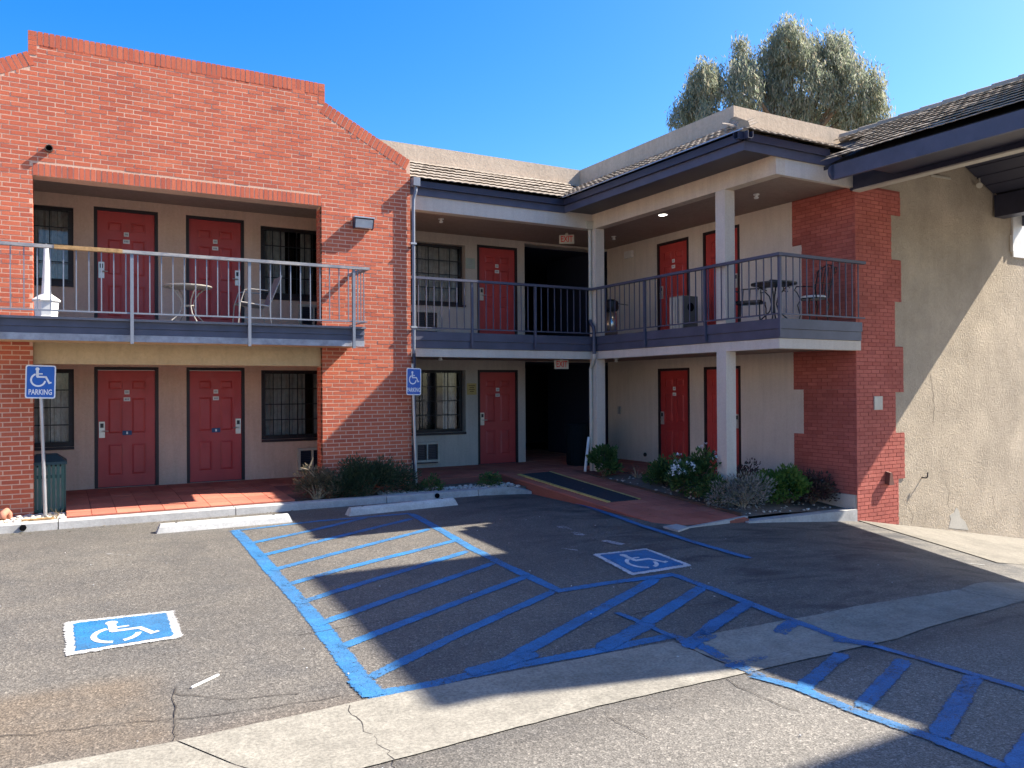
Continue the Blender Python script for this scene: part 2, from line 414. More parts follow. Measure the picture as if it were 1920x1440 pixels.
# concrete valley gutter, cast in slabs
def lerp(a, b, t): return a+(b-a)*t
top = [(-700,1600),(330,1390),(700,1310),(1265,1203),(1550,1150),(1800,1105),(1920,1092)]
up_pts = [G(u, v) for u, v in [(85,1436),(330,1392),(700,1311),(1000,1253),(1265,1203),(1550,1150),(1800,1106),(1920,1093)]]
lo_pts = [G(u, v) for u, v in [(330,1528),(560,1474),(800,1411),(1120,1326),(1400,1263),(1680,1199),(1920,1128),(2010,1118)]]
dl = (up_pts[1]-up_pts[3]).normalized(); up_pts.insert(0, up_pts[0]+dl*6); lo_pts.insert(0, lo_pts[0]+dl*6)
dr_ = (up_pts[-1]-up_pts[-3]).normalized(); up_pts.append(up_pts[-1]+dr_*8); lo_pts.append(lo_pts[-1]+dr_*8)
gut = put('concrete_gutter', None, None, G(960,1280), kind='structure')
def ribbon(A, B, dz, sub=6, jit=0.0):
    mb = MB(); vs = []; n = 0
    for i in range(len(A)-1):
        for k in range(sub + (1 if i == len(A)-2 else 0)):
            t = k/sub; p = A[i].lerp(A[i+1], t); q = B[i].lerp(B[i+1], t)
            for s_ in (0, .5, 1):
                r_ = p.lerp(q, s_); j = random.uniform(-jit, jit) if s_ != .5 else 0
                vs.append((r_.x, r_.y+j, gz(r_.x, r_.y)+dz+.004)); 
            n += 1
    for i in range(n-1):
        for k in range(2): mb.f.append((i*3+k, i*3+k+1, i*3+k+4, i*3+k+3))
    mb.v = vs; mb.mi = [0]*len(mb.f); return mb
def cut(A, i, t): return A[i].lerp(A[i+1], t)
def slab_piece(i0, i1, trim=0.012):
    A = up_pts[i0:i1+1]; B = lo_pts[i0:i1+1]; A = list(A); B = list(B)
    A[0] = A[0]+(A[1]-A[0]).normalized()*trim; B[0] = B[0]+(B[1]-B[0]).normalized()*trim
    ribbon(A, B, 0.004, 10, .006).build('gutter_slab', m_conc, gut)
for a_, b_ in ((0,2),(2,5),(5,7),(7,9)): slab_piece(a_, b_)

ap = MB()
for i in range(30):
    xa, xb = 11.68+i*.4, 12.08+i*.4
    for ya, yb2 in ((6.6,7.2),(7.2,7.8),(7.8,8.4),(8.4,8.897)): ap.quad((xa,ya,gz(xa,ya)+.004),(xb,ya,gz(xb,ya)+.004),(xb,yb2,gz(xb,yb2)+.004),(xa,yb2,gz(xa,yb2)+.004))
struct(ap.build('painted_sunlight_pavement', concrete_mat('painted_sunlight_asphalt', (.185,.168,.138), .8, .5)))  # asphalt by the wall laid in a paler tone, sunlight put into the colour
# cracks
def crack(pts, wd, dz, n=5, jit=.022):
    P = [G(u, v) for u, v in pts]; Q = []
    for i in range(len(P)-1):
        for k in range(n): 
            p = P[i].lerp(P[i+1], k/n); Q.append(p+Vector((random.uniform(-jit, jit), random.uniform(-jit, jit), 0)))
    Q.append(P[-1]); mb = MB(); vs = []
    for i, p in enumerate(Q):
        a = (Q[min(i+1, len(Q)-1)]-Q[max(0, i-1)]).normalized(); s_ = Vector((-a.y, a.x, 0))*wd*random.uniform(.3, 1.1)/2
        for e in (-1, 1): q = p+s_*e; vs.append((q.x, q.y, gz(q.x, q.y)+dz))
    mb.v = vs; mb.f = [(2*i, 2*i+1, 2*i+3, 2*i+2) for i in range(len(Q)-1)]; mb.mi = [0]*len(mb.f)
    return mb
cr = put('pavement_cracks', None, None, G(700,1330), kind='structure')
for pts, wd, dz in (([(650,1325),(680,1365),(720,1405),(745,1440)], .006, .0095), ([(1130,1335),(1170,1360),(1215,1385)], .007, .006), ([(325,1290),(328,1340),(322,1395)], .009, .006),
        ([(-20,1385),(120,1372),(260,1352),(420,1342),(640,1305)], .008, .006), ([(1265,1205),(1330,1232),(1400,1262)], .018, .0095), ([(1800,1107),(1860,1124),(1930,1132)], .014, .0095),
        ([(320,1300),(430,1310),(560,1302)], .008, .006), ([(1360,1275),(1430,1310),(1500,1335)], .009, .006), ([(1000,1200),(1200,1150),(1420,1118)], .009, .006), ([(560,1190),(760,1160),(900,1150)], .007, .006)):
    crack(pts, wd, dz).build('crack', m_crack, cr)

# painted lines
_lz = [0.0]
def stripe(pts, wd, parent, mt=None, sub=8, dz=None):
    P = [G(u, v) for u, v in pts]; _lz[0] += 0.00015
    P[0] = P[0]-(P[1]-P[0]).normalized()*.07; P[-1] = P[-1]+(P[-1]-P[-2]).normalized()*.07
    base = 0.004 + _lz[0] if dz is None else dz
    L = []; 
    for i in range(len(P)-1):
        for k in range(sub): L.append(P[i].lerp(P[i+1], k/sub))
    L.append(P[-1]); mb = MB(); vs = []; ed = []
    for i, p in enumerate(L):
        a = (L[min(i+1, len(L)-1)]-L[max(0, i-1)]).normalized(); s_ = Vector((-a.y, a.x, 0))
        for e in (-1, -.4, .4, 1): q = p+s_*e*(wd*.60+random.uniform(-.004, .004)); vs.append((q.x, q.y, gz(q.x, q.y)+base)); ed.append(abs(e) if 0 < i < len(L)-1 else 1.0)
    mb.v = vs; mb.f = [(4*i+k, 4*i+k+1, 4*i+k+5, 4*i+k+4) for i in range(len(L)-1) for k in range(3)]; mb.mi = [0]*len(mb.f)
    o = mb.build('stripe', mt or m_blue, parent); o.data.attributes.new('edge', 'FLOAT', 'POINT').data.foreach_set('value', ed); return o
ai = put('access_aisle_lines', None, None, G(700,1130), kind='structure')
stripe([(441,994),(520,1083),(580,1148),(640,1227),(697,1300)], 0.168, ai)
stripe([(435,996),(600,977),(770,963)], 0.115, ai)
stripe([(768,962),(880,1026),(950,1062),(1048,1108)], 0.141, ai)
stripe([(700,1303),(800,1286),(873,1268),(973,1248),(1140,1217),(1258,1193)], 0.128, ai)
for pts in ([(470,1019),(580,996),(690,970)], [(488,1043),(600,1015),(777,972)], [(510,1070),(640,1035),(808,992)], [(535,1098),(640,1068),(862,1012)], [(562,1131),(640,1106),(882,1033)],
            [(598,1170),(640,1156),(935,1053)], [(640,1214),(800,1152),(990,1080)], [(693,1272),(860,1190),(1042,1108)]): stripe(pts, .122, ai)
stripe([(1045,1109),(1140,1094),(1262,1078)], 0.128, ai); stripe([(1262,1078),(1370,1118),(1475,1160)], 0.128, ai)
for pts in ([(925,1256),(1030,1196),(1235,1084)], [(1125,1218),(1225,1160),(1317,1102)], [(1290,1212),(1345,1168),(1403,1132)]): stripe(pts, .155, ai)
stripe([(1165,1153),(1190,1163),(1250,1190)], 0.077, ai)
for pts, wd in (([(1463,1188),(1489,1166)], .13), ([(1485,1165),(1525,1180)], .10), ([(1290,1209),(1330,1192)], .16), ([(1372,1252),(1428,1234)], .12), ([(1575,1203),(1625,1209)], .13)): stripe(pts, wd*1.15, ai, m_bluew, dz=.0125+random.uniform(0, .002))
stripe([(1258,1193),(1330,1220),(1425,1270)], 0.128, ai, m_bluew, dz=.0122); stripe([(1520,1178),(1605,1207)], 0.102, ai, m_bluew, dz=.0124); stripe([(1403,1132),(1345,1170),(1290,1215)], 0.141, ai, m_bluew, dz=.0126)
stripe([(880,1262),(1000,1228)], .17, ai); stripe([(1130,1215),(1215,1172)], .19, ai); stripe([(678,1280),(700,1302)], .19, ai)
a2 = put('exit_aisle_lines', None, None, G(1650,1300), kind='structure')
stripe([(1420,1271),(1497,1291),(1597,1333),(1740,1383),(1863,1432),(2000,1492)], 0.109, a2)
stripe([(1600,1206),(1650,1215),(1747,1243),(1920,1294),(2050,1335)], 0.090, a2)
for pts in ([(1505,1290),(1580,1228)], [(1613,1331),(1697,1238)], [(1757,1384),(1829,1268)], [(1900,1446),(1985,1318)]): stripe(pts, .145, a2)
st = put('stall_edge_line', None, None, G(1200,985), kind='structure')
stripe([(1000,916),(1100,950),(1200,985),(1300,1017),(1403,1047)], 0.141, st)

sc = put('pavement_scuffs', None, None, G(1100,1000), kind='structure')
m_scuff = paint_mat('scuffed_white', (.40,.40,.39), wear=1.5)
for pts, wd in (([(1052,988),(1088,1004)], .16), ([(1138,1016),(1162,1021)], .13), ([(1785,1049),(1815,1057),(1842,1060)], .03), ([(205,1040),(240,1042)], .05), ([(1060,1030),(1075,1032)], .05)): stripe(pts, wd, sc, m_scuff)
# wheelchair emblem in unit coordinates (0..1, y up): list of convex quads / polygons
def emblem(gap=False):
    P = []
    def seg(a, b, wd):
        a, b = Vector(a), Vector(b); d_ = (b-a).normalized(); n_ = Vector((-d_.y, d_.x))*wd/2
        P.append([a-n_, b-n_, b+n_, a+n_])
    P.append([Vector((.36+.085*math.cos(t*math.pi/6), .87+.085*math.sin(t*math.pi/6))) for t in range(12)])
    seg((.36,.80), (.37,.50), .11); seg((.37,.65), (.58,.65), .06); seg((.34,.505), (.72,.505), .085); seg((.70,.53), (.86,.22), .085); seg((.82,.20), (.95,.255), .07)
    c = Vector((.40,.36)); a0, a1, n = R(112), R(352), 18
    for i in range(n):
        if gap and i in (11, 12): continue
        t0, t1 = a0+(a1-a0)*i/n, a0+(a1-a0)*(i+1)/n
        P.append([c+Vector((math.cos(t0), math.sin(t0)))*.33, c+Vector((math.cos(t1), math.sin(t1)))*.33, c+Vector((math.cos(t1), math.sin(t1)))*.25, c+Vector((math.cos(t0), math.sin(t0)))*.25])
    return P
def ground_symbol(corners, label, gap):
    TL, TR, BR_, BL = [G(u, v) for u, v in corners]
    def mp(x, y, dz):
        q = BL.lerp(BR_, x).lerp(TL.lerp(TR, x), y); return (q.x, q.y, gz(q.x, q.y)+dz)
    t = thing('wheelchair_marking', mp(.5, .5, 0), label, 'pavement marking', 'wheelchair symbols painted on the asphalt')
    def sheet(a, b, dz, jit, n=16):
        mb = MB(); 
        for i in range(n+1):
            for j in range(n+1):
                jx = random.uniform(-jit, jit) if i in (0, n) else 0; jy = random.uniform(-jit, jit) if j in (0, n) else 0
                mb.v.append(mp(lerp(a, b, i/n)+jx, lerp(a, b, j/n)+jy, dz))
        mb.f = [(i*(n+1)+j, (i+1)*(n+1)+j, (i+1)*(n+1)+j+1, i*(n+1)+j+1) for i in range(n) for j in range(n)]; mb.mi = [0]*len(mb.f)
        mb.ed = [1.0 if (i in (0, n) or j in (0, n)) else (.55 if (i in (1, n-1) or j in (1, n-1)) else 0.0) for i in range(n+1) for j in range(n+1)]; return mb
    for nm, a_, b_, z_, mt in (('border', -.02, 1.02, .008, m_wpaint), ('blue_field', .062, .938, .011, m_blue2)):
        q = sheet(a_, b_, z_, 0); o = q.build(nm, mt, t); o.data.attributes.new('edge', 'FLOAT', 'POINT').data.foreach_set('value', q.ed)
    mb = MB()
    for poly in emblem(gap): mb.quad(*[mp(.17+.66*q.x, .12+.74*q.y, .0135) for q in poly])
    mb.build('wheelchair_symbol', m_wpaint, t)
ground_symbol([(118,1168),(330,1144),(346,1197),(120,1233)], 'blue wheelchair symbol with chipped white border on the sunlit asphalt', True)
ground_symbol([(1108,1040),(1212,1028),(1302,1062),(1184,1081)], 'blue wheelchair symbol on the shaded asphalt by the hatched aisle', True)

# ------------------------------------------------------------------ kerbs, walkway, beds
kb = put('kerb', None, None, (3,12.75,-.1), kind='structure')
xs = [-9,-5,-2.2,.02,2.35,4.75,6.45]
for i in range(len(xs)-1):
    a, b = xs[i]+.006, xs[i+1]-.006
    mb = MB(); mb.prism([(a,12.60,-.25),(a,12.625,.02),(a,12.645,.03),(a,12.84,.03),(a,12.84,-.25)], (b-a,0,0))
    mb.build('kerb_stone', m_kerb, kb)
mb = MB(); mb.add([(6.455,12.60,-.25),(7.15,12.72,-.25),(7.62,12.66,-.25),(7.6,12.95,-.25),(6.455,12.84,-.25),(6.455,12.61,.03),(7.1,12.66,.03),(7.58,12.68,-.085),(7.55,12.95,-.04),(6.455,12.84,.03)],
    [(0,1,6,5),(1,2,7,6),(2,3,8,7),(3,4,9,8),(4,0,5,9),(5,6,9),(6,7,8,9)])
mb.build('kerb_stone', m_kerb, kb)
for u, v, nm in ((43,998,'drain_hole'),(820,927,'drain_hole')):
    p = onY(u, v, 12.606); mb = MB(); mb.tube([(p.x, 12.597, -.02), (p.x, 12.72, -.02)], .042, 10); mb.build(nm, m_blk, kb)
k2 = put('bed_kerb', None, None, (10.4,8.9,-.4), kind='structure')
mb = MB()
tz = lambda x: -.225 - .010*max(0, x-9.1)
mb.add([(9.12,8.86,-.6),(11.62,8.86,-.9),(11.62,9.06,-.9),(9.12,9.06,-.6),(9.12,8.86,tz(9.12)-.012),(11.62,8.86,tz(11.62)),(11.62,9.06,tz(11.62)),(9.12,9.06,tz(9.12)-.012)],
    [(4,5,6,7),(0,1,5,4),(1,2,6,5),(2,3,7,6),(3,0,4,7)])
mb.build('kerb_stone', m_kerb, k2)
# walkway base + tiles
def wz(y): return .12 if y > 14.4 else lerp(.05, .12, max(0, (y-12.85)/1.55))
wk = put('walkway', None, None, (3,14.2,0), kind='structure')
def walk_base(x0, x1, y0, y1, zf, dz=-.006):
    mb = MB(); mb.add([(x0,y0,-.5),(x1,y0,-.5),(x1,y1,-.5),(x0,y1,-.5),(x0,y0,zf(y0)+dz),(x1,y0,zf(y0)+dz),(x1,y1,zf(y1)+dz),(x0,y1,zf(y1)+dz)],
        [(4,5,6,7),(0,1,5,4),(1,2,6,5),(2,3,7,6),(3,0,4,7)]); mb.build('floor_slab', m_grout, wk)
walk_base(.12, 3.3, 12.842, 14.38, wz); walk_base(-1.88, 5.55, 14.385, 16.0, wz); walk_base(3.305, 5.55, 13.45, 14.38, wz)
pz = lambda y: lerp(-.20, .12, max(0, min(1, (y-8.92)/4.9)))
walk_base(5.56, 11.66, 13.92, 24, wz); walk_base(7.58, 9.2, 8.93, 13.915, pz); walk_base(10.25, 11.66, 10.6, 13.915, lambda y: .12); walk_base(9.205, 10.245, 13.2, 13.915, wz)
TS = .302
tile_me = MB().box(-.147,-.147,-.02,.147,.147,.004).mesh('floor_tile', m_tilefl)
spots = []
def tiles(x0, x1, y0, y1, zf, slope_y=True):
    nx_ = int((x1-x0)/TS+.3); ny_ = int((y1-y0)/TS+.3); sx_ = (x1-x0)/nx_; sy_ = (y1-y0)/ny_
    for i in range(nx_):
        for j in range(ny_):
            x, y = x0+(i+.5)*sx_, y0+(j+.5)*sy_; tl = math.atan((zf(y+.1)-zf(y-.1))/.2)
            spots.append((Vector((x, y, zf(y)+random.uniform(-.001,.001))), tl, sx_/TS, sy_/TS))
tiles(.12, 3.3, 12.85, 15.55, wz); tiles(3.3, 5.5, 14.4, 15.55, wz); tiles(-1.2, .12, 13.8, 15.55, wz); tiles(7.6, 9.18, 8.95, 13.9, pz); tiles(5.6, 11.6, 13.93, 15.85, wz); tiles(9.4, 11.6, 15.9, 19, wz)
tiles(10.3, 11.6, 10.65, 13.9, lambda y: .12)
spots.sort(key=lambda q: (0 if in_frame(q[0]) else 1, depth(q[0])))
rest = MB()
for k, (p, tl, sx_, sy_) in enumerate(spots):
    if k < 300: put('floor_tile', tile_me, wk, p, (tl, random.uniform(-.004,.004), 0), (sx_, sy_, 1))
    else: rest.obox(p-Vector((0,0,.008)), (.147*sx_,0,0), (0,.147*sy_,math.tan(tl)*.147), (0,0,.012))
rest.build('floor_tiles', m_tilefl, wk, kind='stuff')
re_ = put('ramp_edge_kerb', None, None, G(1330,984), kind='structure')
A_, B_ = G(1262,994), G(1402,977)
mb = MB(); mb.prism([(A_.x,A_.y,-.3),(B_.x,B_.y,-.3),(B_.x,B_.y+.06,-.3),(A_.x,A_.y+.06,-.3)], (0,0,.3+pz(8.95)+.012)); mb.build('edge_strip', m_kerb, re_)
A_ = [G(u, v) for u, v in ((1243,990),(1268,985.5),(1292,991),(1272,998))]; mb = MB(); mb.prism([p-Z_*.1 for p in A_], (0,0,.125)); mb.build('corner_block', m_kerb, re_)
# planting beds
def bed(name, poly, zf, th=.4):
    mb = MB(); n = len(poly); mb.add([(x, y, zf(x, y)-th) for x, y in poly]+[(x, y, zf(x, y)) for x, y in poly], [tuple(range(n, 2*n))]+[(i, (i+1)%n, (i+1)%n+n, i+n) for i in range(n)])
    return struct(mb.build(name, m_soil))
bed('planting_bed_soil', [(3.31,12.845),(7.55,12.845),(7.57,13.9),(5.57,13.9),(5.57,13.45),(3.31,13.45)], lambda x, y: -.01)
bed('gravel_bed_soil', [(-9,12.845),(.11,12.845),(.11,14.37),(-9,14.37)], lambda x, y: .0)
bz = lambda x, y: lerp(-.19, .06, max(0, min(1, (y-9.0)/3.0))) - .04*max(0, x-10)
mb = MB(); n = 12
for i in range(n+1):
    for j in range(n+1):
        x, y = lerp(9.21, 11.655, i/n), lerp(9.065, 13.19, j/n); mb.v.append((x, y, bz(x, y)+(random.uniform(-.03,.03) if 0 < i < n and 0 < j < n else -.02)))
mb.f = [(i*(n+1)+j, (i+1)*(n+1)+j, (i+1)*(n+1)+j+1, i*(n+1)+j+1) for i in range(n) for j in range(n)]; mb.mi = [0]*len(mb.f)
struct(mb.build('shrub_bed_soil', m_soil, smooth=True))
mb = MB(); mb.prism([(9.17,9.07,-.6),(9.17,9.07,-.135),(9.17,13.1,.10),(9.17,13.1,-.6)], (.035,0,0)); struct(mb.build('bed_edging_kerb', plain('dark_edging', (.075,.05,.037), .9)))

def stones(name, n, fx, r0, r1, label):
    mb = MB()
    for _ in range(n):
        x, y, z = fx(); r_ = random.uniform(r0, r1); a = random.uniform(0, 6.28); fl = random.uniform(.45, .8); sx_ = random.uniform(.7, 1.25)
        vs = []; 
        for lat, rr in ((-.6,.8),(.15,1),(.75,.62)):
            for k in range(6):
                t = a+k*math.pi/3; vs.append((x+rr*r_*sx_*math.cos(t)*random.uniform(.85,1.1), y+rr*r_*math.sin(t)*random.uniform(.85,1.1), z+r_*fl*(lat+.5)))
        o = len(mb.v); mb.v += vs
        for i in range(2):
            for k in range(6): mb.f.append((o+i*6+k, o+i*6+(k+1)%6, o+(i+1)*6+(k+1)%6, o+(i+1)*6+k))
        mb.f.append(tuple(o+12+k for k in range(6)))
    mb.mi = [0]*len(mb.f)
    o = mb.build(name, m_stone, smooth=True); o['kind'] = 'stuff'; o['label'] = label; o['category'] = 'gravel'
stones('river_gravel', 620, lambda: (random.uniform(-1.6,.1), random.uniform(12.87,13.5), .0), .018, .055, 'pale river stones in the strip beside the brick pier')
stones('bed_gravel', 520, lambda: (random.uniform(4.8,7.5), random.uniform(12.87,13.5), -.01), .015, .04, 'small stones along the kerb under the shaded shrubs')
stones('shrub_gravel', 420, lambda: (lambda x, y: (x, y, bz(x, y)-.015))(random.uniform(9.25,11.4), random.uniform(9.1,12.6)), .012, .032, 'scattered pebbles in the shrub bed by the tiled path')

# ------------------------------------------------------------------ shared doors and windows
DW, DH = 1.02, 2.10
def make_door(flip):
    e = put('door', None, None, (0,0,0))
    mb = MB(); x0, x1, z0, z1 = -.455, .455, .012, 2.045
    mb.box(x0, .045, z0, x1, .085, z1)
    rows = [(.085,.168),(.235,.548),(.632,.905)]; cols = [(.165,.425),(.575,.835)]; Wd, Hd = x1-x0, z1-z0
    xs_ = [x0, x0+cols[0][0]*Wd, x0+cols[0][1]*Wd, x0+cols[1][0]*Wd, x0+cols[1][1]*Wd, x1]
    for i in (0, 2, 4): mb.box(xs_[i], .030, z0, xs_[i+1], .046, z1)
    zz = [z1]+[q for r_ in rows for q in (z1-r_[0]*Hd, z1-r_[1]*Hd)]+[z0]
    for c in (1, 3):
        for i in range(0, 8, 2): mb.box(xs_[c], .030, zz[i+1], xs_[c+1], .046, zz[i])
        for i in (1, 3, 5):
            a, b, lo, hi = xs_[c]+.012, xs_[c+1]-.012, zz[i+1]+.012, zz[i]-.012; e_ = .030
            mb.add([(a,.0455,lo),(b,.0455,lo),(b,.0455,hi),(a,.0455,hi),(a+e_,.033,lo+e_),(b-e_,.033,lo+e_),(b-e_,.033,hi-e_),(a+e_,.033,hi-e_)],
                [(4,5,6,7),(0,1,5,4),(1,2,6,5),(2,3,7,6),(3,0,4,7)])
    mb.build('door_leaf', m_door, e)
    mb = MB(); mb.box(-.51,-.006,0,-.458,.12,2.10); mb.box(.458,-.006,0,.51,.12,2.10); mb.box(-.458,-.006,2.048,.458,.12,2.10); mb.box(-.458,.02,0,.458,.12,.011); mb.build('door_frame', m_frame, e)
    s = 1 if flip else -1; cx = s*.395
    mb = MB(); mb.box(cx-.046,.012,.87,cx+.046,.031,1.15); mb.box(cx-.026,.008,1.045,cx+.026,.0125,1.12, 1)
    mb.tube([(cx,.012,.985),(cx,-.028,.985)], .012, 8); mb.tube([(cx,-.028,.985),(cx-s*.10,-.030,.985)], .010, 8); mb.build('door_handle', [m_lock, m_black], e)
    for nm, z, h, wd, mt in (('room_number', 1.66, .075, .080, m_white), ('notice_plate', 1.535, .07, .105, m_white)):
        mb = MB(); mb.box(-wd/2,.023,z-h/2,wd/2,.030,z+h/2)
        for k in range(3): mb.box(-wd*.3+k*wd*.22,.0222,z-h*.22,-wd*.3+k*wd*.22+wd*.13,.0232,z+h*.22, 1)
        mb.build(nm, [mt, m_greyp], e)
    return e
doorL, doorR = make_door(False), make_door(True)
acc = MB().box(-.075,.022,-.04,.075,.030,.04); acc.box(-.014,.0212,-.022,.014,.0222,.022, 1); acc_me = acc.mesh('access_plate', [plain('access_plate_blue', (.02,.07,.17), .5), m_signwhite])
def add_door(parent, loc, rotz, flip, access=False):
    c = copy_tree(doorR if flip else doorL, parent, loc, rotz)
    if access:
        o = bpy.data.objects.new('access_plate', acc_me); COL.objects.link(o); o.parent = c; o.location = (0, 0, .945)
    return c
def window(parent, x0, x1, z0, z1, y, rec, nx_, nz_, curtain, trim=.075, slide=0.0):
    """Barred window in the plane y, glass set back by rec, in a wall facing -Y."""
    r = put('window', None, parent, ((x0+x1)/2, y, z0))
    mb = MB(); t = trim; b = y+rec
    mb.box(x0,b-.05,z0,x0+t,b+.05,z1); mb.box(x1-t,b-.05,z0,x1,b+.05,z1); mb.box(x0+t,b-.05,z1-t*.8,x1-t,b+.05,z1); mb.box(x0+t,b-.05,z0,x1-t,b+.05,z0+t); 
    mb.build('window_frame', m_frame, r)
    mb = MB(); mb.box(x0, y-.03, z0-.05, x1, b-.052, z0-.002); mb.build('sill', m_frame, r)
    mb = MB(); mb.box(x0+t, b+.012, z0+t, x1-t, b+.018, z1-t*.8); mb.build('pane', m_glass, r)
    mb = MB(); g = b-.065
    for i in range(nx_+1): x = lerp(x0+t, x1-t, i/nx_); mb.bar((x, g, z0+.03), (x, g, z1-.03), .016, .016, up=(0,1,0))
    for j in range(nz_+1): z = lerp(z0+t, z1-t*.8, j/nz_); mb.bar((x0+.03, g-.017, z), (x1-.03, g-.017, z), .016, .018)
    mb.build('security_bars', m_black, r)
    mb = MB(); 
    for a_, b_ in curtain:
        n = int((b_-a_)/.018); ph = random.uniform(0, 6)
        for i in range(n):
            xa, xb = a_+(b_-a_)*i/n, a_+(b_-a_)*(i+1)/n
            f = lambda x: b+.11+.028*math.sin(x*52+ph+1.6*math.sin(x*9))+.012*math.sin(x*131)
            mb.quad((xa,f(xa),z0+.03),(xb,f(xb),z0+.03),(xb,f(xb),z1-.03),(xa,f(xa),z1-.03))
    if curtain: mb.build('curtain', m_curt, r, smooth=True)
    mb = MB(); mb.box(x0-.1, b+.9, z0-.2, x1+.1, b+.92, z1+.2); mb.box(x0-.1, b+.14, z1+.02, x1+.1, b+.9, z1+.04); mb.box(x0-.1,b+.14,z0-.1,x1+.1,b+.9,z0-.08); mb.box(x0-.12,b+.14,z0-.2,x0-.1,b+.9,z1+.2); mb.box(x1+.1,b+.14,z0-.2,x1+.12,b+.9,z1+.2)
    mb.build('dark_room', m_blk, r)
    return r
def ac_unit(x0, x1, z0, z1, y, label):
    t = thing('air_conditioner', ((x0+x1)/2, y, z0), label, 'air conditioner', 'wall air conditioners under the windows')
    mb = MB(); f = .045; n = 3; dxx = (x1-x0-2*f)/n
    mb.box(x0,y-.10,z0,x1,y-.002,z0+f); mb.box(x0,y-.10,z1-f,x1,y-.002,z1)
    for i in range(n+1):
        xc = x0+f+i*dxx; hw = f if i in (0, n) else .016
        a, b = (xc-f, xc) if i == 0 else ((xc, xc+f) if i == n else (xc-hw, xc+hw)); mb.box(a,y-.10,z0+f,b,y-.002,z1-f)
    mb.build('casing', m_cream, t)
    for i in range(n):
        mb = MB(); a, b = x0+f+i*dxx+.017*(i > 0), x0+f+(i+1)*dxx-.017*(i < n-1); mb.box(a,y-.03,z0+f,b,y-.004,z1-f)
        for k in range(9): z = lerp(z0+f+.02, z1-f-.02, k/8); mb.box(a,y-.075,z-.004,b,y-.031,z+.002)
        mb.build('grille', m_navyd, t)
    mb = MB(); mb.box(x0+.04,y-.085,z0-.03,x1-.04,y-.002,z0-.002); mb.build('drip_tray', m_navyd, t)

# ------------------------------------------------------------------ brick laying
BL_, BH_ = .2285, .0685
def lay(z0, z1, spans, bl=BL_, bh=BH_, j=.0145):
    """Running bond: yields (u0,u1,z0,z1); spans(z) gives the solid intervals of a course."""
    out = []; k = 0; z = z0
    while z + bh <= z1+1e-6:
        for a, b in spans(z+bh/2):
            off = (bl/2 if k % 2 else 0) + (0.03*((k*7) % 5)/5)
            i = math.floor((a-off)/bl)
            while off+i*bl < b:
                s_, e_ = max(a, off+i*bl), min(b, off+(i+1)*bl)
                if e_-s_ > .035: out.append((s_+(j/2 if s_ > a else 0), e_-(j/2 if e_ < b else 0), z+j/2, z+bh-j/2))
                i += 1
        k += 1; z += bh
    return out
def place_bricks(parent, mt, items, unit=(.2175,.0575)):
    """items: (centre, half-axis u, half-axis depth, half-axis z). The 300 largest in view become objects, the rest one mesh."""
    me = MB().obox((0,0,0), (.5,0,0), (0,.5,0), (0,0,.5)).mesh('brick', mt)
    items.sort(key=lambda q: (0 if in_frame(q[0]) else 1, depth(q[0])/max(.01, q[1].length**.5)))
    rest = MB()
    for k, (c, a, dd, z) in enumerate(items):
        c = c - dd.normalized()*random.choice((0,0,.0004,.0008,.0012,.0028,-.0006))
        if k < 300:
            o = put('brick', me, parent, c)
            M3 = Matrix((a.normalized(), dd.normalized(), z.normalized())).transposed(); o.rotation_euler = M3.to_euler(); o.scale = (a.length*2, dd.length*2, z.length*2)
        else: rest.obox(c, a, dd, z)
    if rest.v: rest.build('bricks', mt, parent, kind='stuff')

# ================================================================== BRICK WING
YF = 13.5
bw = thing('brick_wing', (1.83, YF, 0), 'two-storey red brick motel front with stepped gable and recessed balcony', 'building')
oL, oR = -.29, 3.94; XL, XR = -1.9, 5.56; ZS, ZT = 4.93, 5.115
pL, pR = -.34, 4.005; zt, zst, zend = 7.02, 6.70, 5.91
mort = MB(); yb = YF+.0015
wall_grid(mort, 'Y', yb, .30, XL, XR, -.3, 5.60, [(oL, oR, -.3, 4.93)])
mort.prism([(XL,yb,5.601),(XR,yb,5.601),(XR,yb,zend-.02),(pR,yb,zst-.02),(pR,yb,zt-.02),(pL,yb,zt-.02),(pL,yb,zst-.02),(XL,yb,zend-.02)], (0,.30,0))
bwall = mort.build('brick_wall', m_mortar, bw)
slope = (zst-zend)/(XR-pR); sl_len = math.hypot(XR-pR, zst-zend); sa = math.atan(slope); cop = .20
def spansF(z):
    hi = zst - .5*(cop/math.cos(sa)) 
    # outline under the coping
    def xr(z):
        base = zend-cop/math.cos(sa)
        if z <= base: return XR
        x = XR-(z-base)/slope
        if x > pR-.0: return x
        return pR-(.0 if z > zst else 0)
    r = xr(z)
    if z > zst-cop/math.cos(sa): r = min(r, pR-.115) if z > zst-.03 else min(max(r, pR-.115), r)
    l = pL+pR-r
    if z < ZT: return [(l, oL), (oR, r)]
    return [(l, r)]
items = []
X_, Y_, Z_ = Vector((1,0,0)), Vector((0,1,0)), Vector((0,0,1))
for a, b, c, e in lay(-.21, zt-.17, spansF): items.append((Vector(((a+b)/2, YF+.045, (c+e)/2)), X_*((b-a)/2), Y_*.045, Z_*((e-c)/2)))
n = int((oR-oL)/.074)
for i in range(n):      # soldier lintel, full depth so that its soffit shows too
    x = oL+(i+.5)*(oR-oL)/n; items.append((Vector((x, YF+.152, (ZS+ZT)/2-.004)), X_*.030, Y_*.154, Z_*((ZT-ZS)/2-.006)))
n = int((pR-pL-.23)/.074)
for i in range(n):
    x = pL+.115+(i+.5)*(pR-pL-.23)/n; items.append((Vector((x, YF+.155, zt-.099)), X_*.0305, Y_*.158, Z_*.098))
